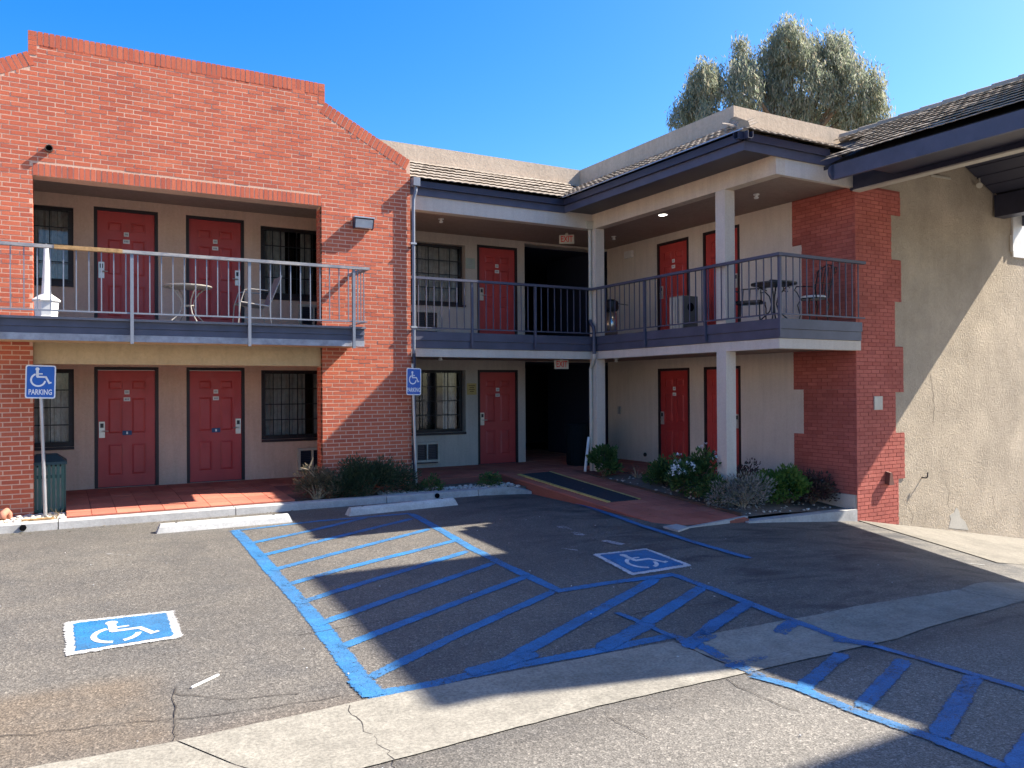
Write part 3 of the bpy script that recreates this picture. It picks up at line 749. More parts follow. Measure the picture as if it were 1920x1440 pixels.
for s in (0, 1):
    x = pL+.055 if s == 0 else pR-.055
    for k in range(5): items.append((Vector((x, YF+.155, zt-.035-k*.0705)), X_*.054, Y_*.158, Z_*.031))
n = int(sl_len/.078)
for i in range(n):
    t = (i+.5)/n
    for s in (1, -1):
        ax = Vector((math.cos(sa)*s, 0, -math.sin(sa))); nz_ = Vector((math.sin(sa)*s, 0, math.cos(sa)))
        p0 = Vector((pR if s == 1 else pL, 0, zst)); p = p0+ax*(t*sl_len)-nz_*(cop/2-.012); items.append((Vector((p.x, YF+.155, p.z)), ax*.0325, Y_*.158, nz_*(cop/2)))
for z0_, z1_ in ((-.21, 2.2), (2.84, 4.92)):     # jamb returns of the opening
    k = 0; z = z0_
    while z+BH_ < z1_:
        for xx, s in ((oR-.0, -1), (oL, 1)):
            d0, d1 = (.085, .30) if k % 2 else (.085, .19)
            items.append((Vector((xx-s*.02, YF+(d0+d1)/2, z+BH_/2)), X_*.028, Y_*((d1-d0)/2-.005), Z_*(BH_/2-.0055)))
            if k % 2 == 0: items.append((Vector((xx-s*.02, YF+.25, z+BH_/2)), X_*.028, Y_*.05, Z_*(BH_/2-.0055)))
        k += 1; z += BH_
place_bricks(bwall, m_brick, items)
# recessed room walls
YW = 15.65
aX = [(.574+1.594)/2, (2.061+3.084)/2]
hol = []
for zf in (.12, 2.896):
    for x in aX: hol.append((x-.51, x+.51, zf, zf+2.10))
wl = (-1.0, .265, .86, 2.18); wr = (3.39, 4.62, .86, 2.18); wlu = (-1.0, .265, 3.63, 4.94); wru = (3.39, 4.62, 3.58, 4.93)
hol += [wl, wr, wlu, wru]
mb = MB(); wall_grid(mb, 'Y', YW, .2, -3.5, 5.4, -.3, 5.6, hol); mb.build('recess_wall', m_stucA, bw)
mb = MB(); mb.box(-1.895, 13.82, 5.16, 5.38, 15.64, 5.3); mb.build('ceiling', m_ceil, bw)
mb = MB(); mb.box(5.38, 13.815, -.3, 5.55, 15.85, 5.6); mb.box(-1.9,13.815,-.3,-1.75,15.64,5.6); mb.build('side_wall', m_stucA, bw)
mb = MB(); mb.box(-1.9, 13.82, 5.7, 5.55, 24, 5.85); mb.build('flat_roof', m_parap, bw)
# balcony
bX0, bX1, Y0 = -1.3, 4.42, 12.70
mb = MB(); mb.box(bX0, 12.64, 2.792, bX1, 13.49, 2.825); mb.box(oL+.01, 13.49, 2.62, oR-.01, 15.64, 2.88); mb.build('balcony_deck', m_white if False else plain('deck_edge_paint', (.16,.16,.18), .6), bw)
mb = MB(); mb.box(bX0+.03, 12.715, 2.603, bX1-.01, 12.745, 2.69); mb.box(bX0+.03, 12.70, 2.693, bX1-.01, 12.745, 2.79); mb.box(bX1-.045,12.75,2.52,bX1-.01,13.49,2.79); mb.build('fascia_board', m_navy, bw)
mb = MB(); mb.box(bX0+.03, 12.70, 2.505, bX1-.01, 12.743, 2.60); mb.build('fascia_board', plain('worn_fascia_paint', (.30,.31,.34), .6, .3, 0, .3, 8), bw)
mb = MB(); mb.box(bX0+.06, 12.75, 2.515, bX1-.05, 13.49, 2.56); mb.build('balcony_soffit', m_beamA, bw)
mb = MB(); mb.box(oL+.003, 13.60, 2.205, oR-.003, 13.80, 2.615); mb.build('beam', m_beamA, bw)
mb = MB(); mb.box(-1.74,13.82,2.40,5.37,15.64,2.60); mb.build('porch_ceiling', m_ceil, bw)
def railing(parent, pts, posts, ztop, zbot, zpost, mats, sp=.155, hw=.075, hh=.045, skip_ends=()):
    r = put('railing', None, parent, (pts[0][0], pts[0][1], zbot))
    for i in range(len(pts)-1):
        p, q = Vector(pts[i]+(0,)), Vector(pts[i+1]+(0,)); a = (q-p).normalized()
        ext = a*hw/2
        mb = MB(); A, B = p-ext*(i == 0)*0 - ext*(i > 0), q+ext*0 - (ext if i < len(pts)-2 else ext*0)
        k = max(3, int((B-A).length/.25)); 
        mb.bar(A+Z_*(ztop-hh/2), B+Z_*(ztop-hh/2), hw, hh); mb.build('handrail', mats[0], r)
        mb = MB(); mb.bar(p+Z_*zbot, q+Z_*zbot, .022, .022); mb.build('bottom_rail', mats[1], r)
        n = max(1, round((q-p).length/sp)); me = None
        for j in range(1, n):
            c = p.lerp(q, j/n)
            if any((Vector(w_+(0,))-c).length < .05 for w_ in posts): continue
            if me is None: me = MB().box(-.0075,-.0075,zbot,.0075,.0075,ztop-hh).mesh('baluster', mats[1], (0,0,zbot))
            put('baluster', me, r, (c.x, c.y, zbot))
    for x, y in posts:
        mb = MB(); mb.box(x-.022, y-.022, zpost, x+.022, y+.022, ztop-hh); mb.build('post', mats[1], r)
    return r
YR = 12.605
rl = railing(bw, [(bX0, YR), (bX1, YR), (bX1, 13.49)], [(-.69, YR), (.94, YR), (2.56, YR), (4.20, YR)], 3.795, 2.905, 2.47, (m_rail, m_greyp))
mb = MB(); mb.bar((-.02, YR-.002, 3.772), (.82, YR-.002, 3.774), .082, .052); mb.build('bare_wood_strip', m_wood, rl)
for x, z in ((aX[0], .12), (aX[0], 2.896)): add_door(bw, (x, YW-.005, z), 0, False, z < 1)
for x, z in ((aX[1], .12), (aX[1], 2.896)): add_door(bw, (x, YW-.005, z), 0, True, z < 1)
window(bw, wl[0], wl[1], wl[2], wl[3], YW, .10, 4, 4, [(-1.0, .2)]); window(bw, wr[0], wr[1], wr[2], wr[3], YW, .10, 7, 4, [(3.42, 4.28), (4.45, 4.6)])
window(bw, wlu[0], wlu[1], wlu[2], wlu[3], YW, .10, 4, 4, [(-1.0, .2)]); window(bw, wru[0], wru[1], wru[2], wru[3], YW, .10, 7, 4, [(3.5, 3.9), (4.2, 4.4)])
p = onY(778, 345, 13.3)
mb = MB(); mb.box(5.57,13.36,5.45,5.70,13.50,5.60); mb.tube([(5.635,13.43,5.47),(5.64,13.43,5.36),(5.60,13.44,5.22),(5.595,13.44,5.05),(5.59,13.44,2.45)], .033, 8); mb.build('downspout', m_greyp, bw)
mb = MB(); mb.tube([(5.59,13.44,2.445),(5.59,13.44,.0)], .035, 8); mb.build('downspout', m_navyd, bw)
for z in (4.4, 2.9): 
    mb = MB(); mb.box(5.53,13.40,z,5.64,13.485,z+.03); mb.build('pipe_strap', m_grey, bw)

# ================================================================== STUCCO WING (L-shaped)
sw = thing('stucco_wing', (9.7, 13.7, 0), 'two-storey tan stucco motel wing in an L around the corner column', 'building')
YM, YMf, XB, XBf, YBc = 15.88, 13.7, 11.67, 9.70, 8.76
dm = (8.127+9.134)/2
wmU = (6.2, 7.83, 3.64, 4.95); wmL = (6.2, 7.82, .86, 2.21)
mb = MB(); wall_grid(mb, 'Y', YM, .35, 5.56, 9.34, -.3, 5.25, [(dm-.51, dm+.51, .12, 2.22), (dm-.51, dm+.51, 2.896, 4.996), wmU, wmL]); mb.build('middle_wall', m_stucM, sw)
for z0_, z1_ in ((5.12, 5.25), (2.42, 2.6)): mb = MB(); mb.box(9.34, YM, z0_, XB-.005, YM+.35, z1_); mb.build('corridor_lintel', m_stucM, sw)
mb = MB(); mb.box(5.57, 15.45+.25, 6.36, 24, 24, 6.45); mb.box(10.86, 10.84, 6.36, 24, 15.45+.249, 6.45); mb.build('flat_roof', m_parap, sw)
mb = MB(); mb.box(5.57, 24, -.3, 24, 24.2, 6.45); mb.box(24, 8.9, -3, 24.2, 24.2, 6.45); mb.build('back_wall', m_stucM, sw)
for z0_, z1_ in ((.121, 2.40), (2.87, 5.11)):
    for a_, b_, c_, d_ in ((9.20,YM+.352,9.335,24), (11.4,YM+.352,11.66,18.2), (9.34,21.5,14.49,21.7), (11.67,18.0,14.49,18.2), (14.5,18.0,14.6,21.7)):
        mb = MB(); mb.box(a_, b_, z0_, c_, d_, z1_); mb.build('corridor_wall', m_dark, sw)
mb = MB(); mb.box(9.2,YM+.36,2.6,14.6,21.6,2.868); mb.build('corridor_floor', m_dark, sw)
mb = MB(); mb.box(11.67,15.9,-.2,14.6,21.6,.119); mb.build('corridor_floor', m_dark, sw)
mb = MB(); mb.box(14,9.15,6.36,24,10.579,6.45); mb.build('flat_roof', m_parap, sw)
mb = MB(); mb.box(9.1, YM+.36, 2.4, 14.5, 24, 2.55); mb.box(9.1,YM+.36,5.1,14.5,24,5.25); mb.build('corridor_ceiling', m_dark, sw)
mb = MB()
gY, hY = (14.003+12.976)/2, (12.541+11.515)/2
wall_grid(mb, 'X', XB, .22, 8.91, YM-.002, -1.2, 5.26, [(y-.51, y+.51, z, z+2.1) for y in (gY, hY) for z in (.12, 2.896)]); mb.build('east_wall', stucco('pale_east_stucco', (.66,.57,.475), .35, 34, .14), sw)
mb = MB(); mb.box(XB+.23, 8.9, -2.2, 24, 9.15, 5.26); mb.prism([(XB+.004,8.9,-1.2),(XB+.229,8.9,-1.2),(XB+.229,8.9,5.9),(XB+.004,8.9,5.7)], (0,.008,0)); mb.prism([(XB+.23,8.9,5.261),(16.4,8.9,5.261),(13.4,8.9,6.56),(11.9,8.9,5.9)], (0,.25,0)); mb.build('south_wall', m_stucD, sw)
# painted brick corner with quoin steps
steps_l = [(5.2, 4.35, 10.21), (4.35, 2.56, 10.0), (2.56, 1.75, 10.2), (1.75, .96, 9.98), (.96, .2, 10.2), (.2, -.02, 9.55)]
steps_r = [(5.2, 4.77, 12.85), (4.77, 4.0, 12.6), (4.0, 3.28, 12.86), (3.28, 2.49, 12.68), (2.49, 1.72, 12.9), (1.72, .99, 12.68), (.99, .2, 12.92), (.2, -.62, 12.74)]
pick = lambda st: (lambda z: next((q[2] for q in st if q[1] <= z < q[0]), None))
fl, fr = pick(steps_l), pick(steps_r)
mo = MB()
for a, b, e in steps_l: mo.box(XB-.012, 8.89, b+.0005, XB-.002, e, a-.0005)
for a, b, e in steps_r: mo.box(XB-.001, 8.888, b+.0005, e, 8.898, a-.0005)
pbw = mo.build('painted_brick_quoin', m_pmortar, sw)
items = []
sp_l = lambda z: [(8.884, fl(z))] if fl(z) else []
sp_r = lambda z: [(XB-.016, fr(z))] if fr(z) else []
for a, b, c, e in lay(-.02, 5.18, sp_l, .215, .0655, .010): items.append((Vector((XB-.012, (a+b)/2, (c+e)/2)), Y_*((b-a)/2), X_*.006, Z_*((e-c)/2)))
for a, b, c, e in lay(-.60, 5.18, sp_r, .215, .0655, .010): items.append((Vector(((a+b)/2, 8.888, (c+e)/2)), X_*((b-a)/2), Y_*.006, Z_*((e-c)/2)))
place_bricks(pbw, m_pbrick, items)
mb = MB(); mb.box(XB-.02, 8.92, -.8, XB-.003, 10.6, -.022); mb.build('foundation', m_stucP, sw)
# flaking base and hairline cracks of the stucco end wall
Q = [onY(u, v, 8.896) for u, v in [(1779,990),(1783,974),(1781,966),(1789,961),(1793,951),(1798,957),(1801,970),(1810,978),(1816,994)]]
mb = MB(); mb.prism(Q, (0,.003,0)); mb.build('bare_plaster', mortar_mat('bare_plaster', (.50,.46,.39)), sw)
for pts in ([(1772,900),(1780,925),(1776,948),(1788,960)], [(1860,930),(1868,960),(1880,978)], [(1700,940),(1712,968),(1708,985)], [(1745,700),(1752,760),(1748,800)]):
    Q = [onY(u, v, 8.8965) for u, v in pts]; mb = MB(); vs = []
    for i in range(len(Q)-1):
        for k in range(6):
            q = Q[i].lerp(Q[i+1], k/6); j_ = random.uniform(-.02,.02); h_ = random.uniform(.002,.005); vs += [(q.x+j_-h_, 8.897, q.z), (q.x+j_+h_, 8.897, q.z)]
    mb.v = vs; mb.f = [(2*i, 2*i+1, 2*i+3, 2*i+2) for i in range(len(vs)//2-1)]; mb.mi = [0]*len(mb.f); mb.build('wall_crack', m_crack, sw)
# floor slabs, fascia and pale band (L shape)
mb = MB(); mb.box(5.57, YMf+.03, 2.56, XBf+.03, YM-.001, 2.858); mb.box(XBf+.03, YBc+.03, 2.56, XB-.018, YM-.001, 2.858); mb.build('balcony_floor', m_ceil, sw)
mb = MB(); mb.box(5.57, YMf+.02, 2.40, XBf+.02, YMf+.2, 2.555); mb.box(XBf+.02, YMf+.2-.18, 2.40, XBf+.2, YMf+.2, 2.555); mb.box(XBf+.02, YBc+.02, 2.40, XBf+.2, YMf+.019, 2.555); mb.box(XBf+.2, YBc+.02, 2.40, XB-.03, YBc+.2, 2.555); mb.build('pale_band', m_stucP, sw)
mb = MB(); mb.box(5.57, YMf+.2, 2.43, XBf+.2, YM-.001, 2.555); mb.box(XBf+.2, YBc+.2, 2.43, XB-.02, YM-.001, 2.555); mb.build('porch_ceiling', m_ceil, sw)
def fascia(z0, z1, o, mt):
    for args in ((5.57, YMf-o, z0, XBf-o, YMf+.028, z1), (XBf-o, YBc-o, z0, XBf+.028, YMf+.028, z1), (XBf+.029, YBc-o, z0, XB-.04, YBc+.028, z1)):
        mb = MB(); mb.box(*args); mb.build('fascia_board', mt, sw)
fascia(2.56, 2.70, .0, m_navy); fascia(2.704, 2.862, .018, m_navy)
railing(sw, [(5.62, YMf-.045), (XBf-.045, YMf-.045), (XBf-.045, YBc-.045), (XB-.02, YBc-.045)],
    [(6.87, YMf-.045), (8.27, YMf-.045), (XBf-.045, 11.96), (XBf-.045, 10.34), (XBf-.02, YBc-.03)], 3.865, 2.93, 2.58, (m_navy, m_navy), .155)
# upper beam, ceiling, columns
mb = MB(); mb.box(5.57, YMf, 5.10, XBf, YMf+.2, 5.60); mb.build('beam', m_stucP, sw)
mb = MB(); mb.box(XBf, YBc+.04, 5.10, XBf+.2, YMf+.2, 5.60); mb.build('beam', stucco('warm_beam_stucco', (.60,.50,.39), .35, 34), sw)
mb = MB(); mb.box(XBf+.201, YBc+.04, 5.10, XB+.2, YBc+.12, 5.60); mb.build('beam', m_stucP, sw)
mb = MB(); mb.box(5.57, YMf+.2, 5.17, XB, YM, 5.24); mb.box(XBf+.2, YBc+.12, 5.17, XB, YMf+.199, 5.24); mb.build('ceiling', m_ceil, sw)
for x, y in ((XBf+.005, 13.605), (XBf+.005, 9.905)):
    mb = MB(); mb.box(x, y, -.4, x+.22, y+.22, 2.399); mb.box(x, y, 2.863, x+.22, y+.22, 5.099); mb.build('column', m_stucP, sw)
# roof: eave, tiles, parapet
XE, YE, YS, ZE = 8.94, 13.62, 8.73, 5.62
PX_, PY_, PS = 10.60, 15.45, 10.58; ZP = 6.47
deck = MB(); dz = -.05
a_, b_, c_, d_ = (5.57,YE,ZE+dz), (XE,YE,ZE+dz), (PX_,PY_,ZP+dz), (5.57,PY_,ZP+dz)
deck.quad(a_, b_, c_, d_); e_, f_ = (XE,YS,ZE+dz), (PX_,PS,ZP+dz)
deck.quad(b_, e_, f_, c_); deck.quad(e_, (14.0,YS,ZE+dz), (14.0,PS,ZP+dz), f_)
deck.build('roof_deck', plain('roof_felt', (.05,.045,.04), .9), sw)
mb = MB(); mb.box(5.57,YMf,5.602,XE,YMf+.2,5.61); mb.box(XE+.07,YS+.06,5.40,XBf-.001,YMf-.001,5.42); mb.build('eave_soffit', m_navyd, sw)
for args in ((5.57,YE+.05,5.36,XE+.05,YE+.076,5.55), (XE+.05,YS+.034,5.36,XE+.076,YE+.076,5.55), (XE+.077,YS+.034,5.36,11.3,YS+.06,5.55)):
    mb = MB(); mb.box(*args); mb.build('eave_board', m_navy, sw)
def gutter(p, q, nrm, mt=m_navyd):
    p, q, n_ = Vector(p), Vector(q), Vector(nrm); prof = [(0,0),(0,-.085),(.03,-.115),(.085,-.115),(.108,-.115),(.108,0),(.098,0),(.098,-.105),(.035,-.105),(.01,-.08),(.01,0)]
    mb = MB(); mb.prism([p-n_*.0+n_*(.108-a)*-1+Z_*b for a, b in prof], q-p); return mb.build('gutter', mt, sw)
gutter((5.66,YE-.005,ZE-.005), (XE+.1,YE-.005,ZE-.005), (0,-1,0)); gutter((XE-.005,YE+.1,ZE-.005), (XE-.005,YS-.1,ZE-.005), (-1,0,0)); gutter((XE-.11,YS-.005,ZE-.005), (10.85,YS-.005,ZE-.005), (0,-1,0))
for p, q in (((XE-.112,YE-.1,ZE-.002), (XE-.112,YS-.1,ZE-.002)),):
    mb = MB(); mb.bar(p, q, .014, .018); mb.build('gutter_lip', m_grey, sw)
def tile_mesh(w_, l_, name='roof_tile', arch=.012, th=.012):
    n = 8; vs = []
    for y, lift in ((0, .042), (l_, 0.0)):
        for k in range(n+1):
            x = -w_/2+w_*k/n; z = arch*abs(math.sin(math.pi*2*k/n))+lift; vs.append((x, y, z+th)); vs.append((x, y, z))
    fs = []; o = 2*(n+1)
    for k in range(n):
        fs += [(2*k, 2*k+2, o+2*k+2, o+2*k), (2*k+1, 2*k+3, 2*k+2, 2*k), (2*k+1, o+2*k+1, o+2*k+3, 2*k+3)]
    fs += [(0, o, o+1, 1), (2*n, 2*n+1, o+2*n+1, o+2*n)]
    mb = MB(); mb.add(vs, fs); return mb.mesh(name, m_roof)
tw, te = .30, .335
t_me = tile_mesh(tw*.985, te+.07)
def tile_rows(parent, O, along, up, la, lu, keep, limit=300, nm='roof_tile'):
    """Rows of tiles from corner O: 'along' the eave, 'up' the slope (unit vectors)."""
    O, along, up = Vector(O), Vector(along), Vector(up); nrm = along.cross(up); out = []
    M3 = Matrix((along, up, nrm)).transposed()
    tilt = Matrix.Rotation(R(1.0), 3, 'X'); E = (M3 @ tilt).to_euler()
    for r in range(int(lu/te)):
        for c in range(int(la/tw)+1):
            p = O + along*(tw*(c+.5+(.5 if r % 2 else 0))) + up*(te*r-.02) + nrm*.018
            if keep(p+up*.15): out.append((p + nrm*random.uniform(-.004,.004), E))
    return out
def norm(v): v = Vector(v); return v.normalized()
upM = norm((0, PY_-YE, ZP-ZE)); LM = math.hypot(PY_-YE, ZP-ZE)
T = tile_rows(sw, (5.58,YE-.03,ZE-.02), (1,0,0), upM, 5.2, LM, lambda p: 5.65 < p.x < XE+(p.y-YE)*(PX_-XE)/(PY_-YE)+.1)
upB = norm((PX_-XE, 0, ZP-ZE)); LB = math.hypot(PX_-XE, ZP-ZE)
T += tile_rows(sw, (XE-.03,YE+2.6,ZE-.02), (0,-1,0), upB, 7.6, LB, lambda p: YS+(p.x-XE)*(PS-YS)/(PX_-XE)-.1 < p.y < YE+(p.x-XE)*(PY_-YE)/(PX_-XE)+.1)
upS = norm((0, PS-YS, ZP-ZE)); LS = math.hypot(PS-YS, ZP-ZE)
T += tile_rows(sw, (XE-.3,YS-.03,ZE-.02), (1,0,0), upS, 4.2, LS, lambda p: p.x > XE+(p.y-YS)*(PX_-XE)/(PS-YS)-.05)
for p, E in T: put('roof_tile', t_me, sw, p, E)
for p, q in (((XE,YS,ZE+.03), (PX_,PS,ZP+.05)),):    # hip caps
    p, q = Vector(p), Vector(q); 
    for k in range(7): a = p.lerp(q, k/7); b = p.lerp(q, (k+1.15)/7); mb = MB(); mb.tube([a+Z_*.05, b+Z_*.02], .095, 8); mb.build('hip_cap', m_roof, sw)
mb = MB()
mb.box(5.57, PY_, 6.35, PX_+.25, PY_+.25, 6.86); mb.box(PX_, PS, 6.35, PX_+.25, PY_-.001, 6.86); mb.box(PX_+.251, PS, 6.35, 16.5, PS+.25, 6.86); mb.build('parapet', m_parap, sw)
mb = MB(); mb.box(5.57, PY_-.045, 6.46, PX_-.05, PY_-.001, 6.54); mb.box(PX_-.045, PS-.045, 6.46, PX_-.001, PY_-.046, 6.54); mb.box(PX_+.01, PS-.045, 6.46, 14.0, PS-.001, 6.54); mb.build('parapet_flashing', m_parap, sw)
for x, z in ((dm, .12), (dm, 2.896)): add_door(sw, (x, YM-.005, z), 0, False)
for y, fl_ in ((gY, False), (hY, True)):
    for z in (.12, 2.896): add_door(sw, (XB-.005, y, z), -math.pi/2, fl_)
window(sw, wmU[0], wmU[1], wmU[2], wmU[3], YM, .22, 6, 4, [(6.75, 7.8)], .06); window(sw, wmL[0], wmL[1], wmL[2], wmL[3], YM, .22, 5, 4, [(7.42, 7.72)], .06)
# rain pipe down the corner column, jogging out round the balcony edge
xp, yp = XBf-.04, 13.74
mb = MB(); mb.tube([(xp,yp,5.1),(xp,yp,3.22)], .035, 10); mb.build('rain_pipe', m_cream, sw)
mb = MB(); mb.tube([(xp,yp,3.215),(xp-.01,yp-.03,3.14),(xp-.04,yp-.16,3.06),(xp-.045,yp-.19,2.98),(xp-.045,yp-.19,2.50)], .036, 10); mb.build('rain_pipe', m_navy, sw)
mb = MB(); mb.tube([(xp-.045,yp-.19,2.495),(xp-.045,yp-.19,2.42),(xp-.03,yp-.10,2.30),(xp,yp,2.20),(xp,yp,-.05)], .036, 10); mb.build('rain_pipe', m_cream, sw)
mb = MB(); mb.box(XBf-.17, 13.66, 5.09, XBf-.003, 13.86, 5.23); mb.box(XBf-.18,13.65,5.23,XBf-.003,13.87,5.25); mb.build('rain_head', m_cream, sw)

# ================================================================== CARPORT
cp = thing('carport', (13.3, 3, 0), 'tile-roofed navy carport canopy reaching over the sloping driveway', 'carport')
CE, CR, CF = 10.32, 13.4, 16.65; cz, rz = 5.235, 6.63; CY0, CY1 = -6.0, 10.5
mb = MB(); mb.prism([(CE,CY0,cz-.04),(CR,CY0,rz-.04),(CF,CY0,cz-.04),(CF,CY0,cz-.10),(CR,CY0,rz-.12),(CE,CY0,cz-.10)], (0,8.42-CY0,0)); mb.prism([(CE+.9,8.43,cz+.36),(CR,8.43,rz-.04),(CF,8.43,cz-.04),(CF,8.43,cz-.1),(CR,8.43,rz-.12),(CE+.9,8.43,cz+.28)], (0,.46,0)); mb.build('roof_deck', plain('deck_boards', (.02,.02,.026), .8), cp)
mb = MB(); mb.quad((CE+.5,8.9,cz+.18),(CR,8.9,rz-.04),(CR,CY1,rz-.04),(CE+2.2,CY1,cz+.94)); mb.build('roof_deck', plain('deck_felt', (.04,.036,.032), .9), cp)
upC = norm((CR-CE, 0, rz-cz)); LC = math.hypot(CR-CE, rz-cz)
tc_me = tile_mesh(tw*.985, te+.07, 'roof_tile', .006)
T = tile_rows(cp, (CE-.05,CY1,cz-.02), (0,-1,0), upC, 16, LC, lambda p: not (p.y > 8.47 and p.x < CE+.75+(p.y-8.15)*1.0))
T.sort(key=lambda q: (0 if in_frame(q[0]) else 1, depth(q[0])))
rest = MB()
for k, (p, E) in enumerate(T):
    if k < 300: put('roof_tile', tc_me, cp, p, E)
    else:
        M3 = E.to_matrix(); rest.add([p+M3 @ v.co for v in tc_me.vertices], [tuple(f.vertices) for f in tc_me.polygons])
rest.build('roof_tiles', m_roof, cp, kind='stuff')
for k in range(38):
    y = CY1-k*.42; mb = MB(); mb.tube([(CR,y,rz+.03),(CR,y-.44,rz+.01)], .10, 8); mb.build('ridge_cap', m_roof, cp)
mb = MB(); mb.box(CE-.02, CY0, cz-.285, CE+.04, 8.22, cz-.055); mb.tube([(CE+.01,8.22,cz-.17),(CE+.01,8.26,cz-.17)], .115, 14); mb.build('fascia_board', m_navy, cp)
mb = MB(); mb.box(CF-.04, CY0, cz-.285, CF+.02, 8.85, cz-.055); mb.build('fascia_board', m_navy, cp)
mb = MB(); mb.box(CE+.041, CY0, cz-.10, 11.5, 8.02, cz-.085); mb.build('eave_soffit', m_navyd, cp)
mb = MB(); mb.box(11.50, CY0, 5.06, 11.66, 8.86, 5.60); mb.build('beam', m_navyd, cp)
mb = MB(); mb.box(11.49, CY0, 5.035, 11.665, 8.80, 5.058); mb.build('beam_trim', m_cream, cp)
mb = MB(); mb.box(15.68, CY0, 5.03, 16.0, 8.86, 5.45); mb.build('beam', m_navyd, cp)
for k in range(8):
    t0, t1 = k/8, (k+.93)/8
    for s in (0, 1):
        A = Vector((11.68, 0, 5.60)).lerp(Vector((CR, 0, rz-.16)), t0) if s == 0 else Vector((CR, 0, rz-.16)).lerp(Vector((15.67, 0, 5.47)), t0)
        B = Vector((11.68, 0, 5.60)).lerp(Vector((CR, 0, rz-.16)), t1) if s == 0 else Vector((CR, 0, rz-.16)).lerp(Vector((15.67, 0, 5.47)), t1)
        mb = MB(); mb.prism([(A.x,CY0,A.z),(B.x,CY0,B.z),(B.x,CY0,B.z+.03),(A.x,CY0,A.z+.03)], (0,8.86-CY0,0)); mb.build('soffit_plank', m_navyd, cp)
# two unseen brick towers, added to throw the block shadows on the lot
for y0, y1 in ((2.08, 5.5), (-3.4, .15)):
    mb = MB(); mb.box(13.5, y0, 5.3, 17.0, y1, 10.55); mb.box(13.44,y0-.06,10.55,17.06,y1+.06,10.7); mb.build('shadow_tower', m_brick, cp)

# unseen pale wing added to the west to bounce sunlight onto shaded walls
ow = thing('bounce_wing', (-17,4,0), 'added pale stucco wing, unseen, bouncing sunlight onto the shaded walls', 'building')
mb = MB(); wall_grid(mb, 'X', -16.5, -.3, -10, 20, -.5, 6.4, [(y, y+1.0, z, z+2.1) for y in (-8,-4,0,4,8,12,16) for z in (.1,2.9)]); mb.build('wall', stucco('cream_stucco', (.66,.58,.47), .4, 30), ow)
for y in (-8,-4,0,4,8,12,16):
    for z in (.1,2.9): mb = MB(); mb.box(-16.75,y,z,-16.6,y+1.0,z+2.1); mb.build('door', m_door, ow)
mb = MB(); mb.box(-24,-10,6.41,-16.2,20,6.6); mb.build('roof', m_parap, ow)
mb = MB(); mb.box(-16.5,-10,2.6,-15.2,20,2.8); mb.build('balcony_slab', m_stucP, ow)

# ================================================================== THINGS
def P_(u, v):           # point on the tiled ramp
    z = 0.0
    for _ in range(40): q = onZ(u, v, z); z = .5*z+.5*pz(q.y)
    return Vector((q.x, q.y, pz(q.y)))
# rubber ramp mat
c4 = [P_(u, v) for u, v in ((970,891),(1034,885.5),(1201,937),(1138,943))]
t = thing('ramp_mat', (c4[0]+c4[2])/2, 'black rubber mat with yellow painted side strips on the tiled ramp', 'mat')
def q4(a, b): 
    pts = []
    for s_, e_ in ((a,0),(b,0),(b,1),(a,1)): pts.append(c4[0].lerp(c4[1], s_).lerp(c4[3].lerp(c4[2], s_), e_))
    return pts
mb = MB(); mb.prism([p+Z_*.006 for p in q4(.105, .93)], (0,0,.012)); mb.build('rubber_sheet', m_mat, t)
mb = MB(); mb.prism([p+Z_*.006 for p in q4(0, .10)], (0,0,.016)); mb.build('edge_strip', m_yel, t)
mb = MB(); mb.prism([p+Z_*.006 for p in q4(.935, 1)], (0,0,.016)); mb.build('edge_strip', m_yel, t)
# wheel stops
for (a, b, lab) in (((294,1001),(549,979),'long white wheel stop in sunlight beside the sunny wheelchair bay'), ((655,968),(859,947),'long white wheel stop in shade before the dark green bush')):
    A, B = G(*a), G(*b); 
    t = thing('wheel_stop', (A+B)/2, lab, 'wheel stop', 'concrete wheel stops at the head of the stalls')
    d_ = (B-A).normalized(); s_ = Vector((-d_.y, d_.x, 0)); mb = MB(); L2 = (B-A).length
    vs = []
    for x, e in ((0,.05),(L2,-.05)):
        for y, z in ((0,.0),(.02,.075),(.05,.115),(.12,.115),(.15,.075),(.17,0)): vs.append(A+d_*(x+e*(z/.115))+s_*y+Z_*z)
    mb.add(vs, [tuple(range(5,-1,-1)), tuple(range(6,12))]+[(i,(i+1)%6,(i+1)%6+6,i+6) for i in range(6)]); mb.build('concrete_bar', m_stop, t)
    for x in (.25, L2-.25): q = A+d_*x+s_*.085+Z_*.116; mb = MB(); mb.lathe([(.018,-.02),(.018,.004),(.0,.006)], q, 8); mb.build('steel_pin', m_black, t)
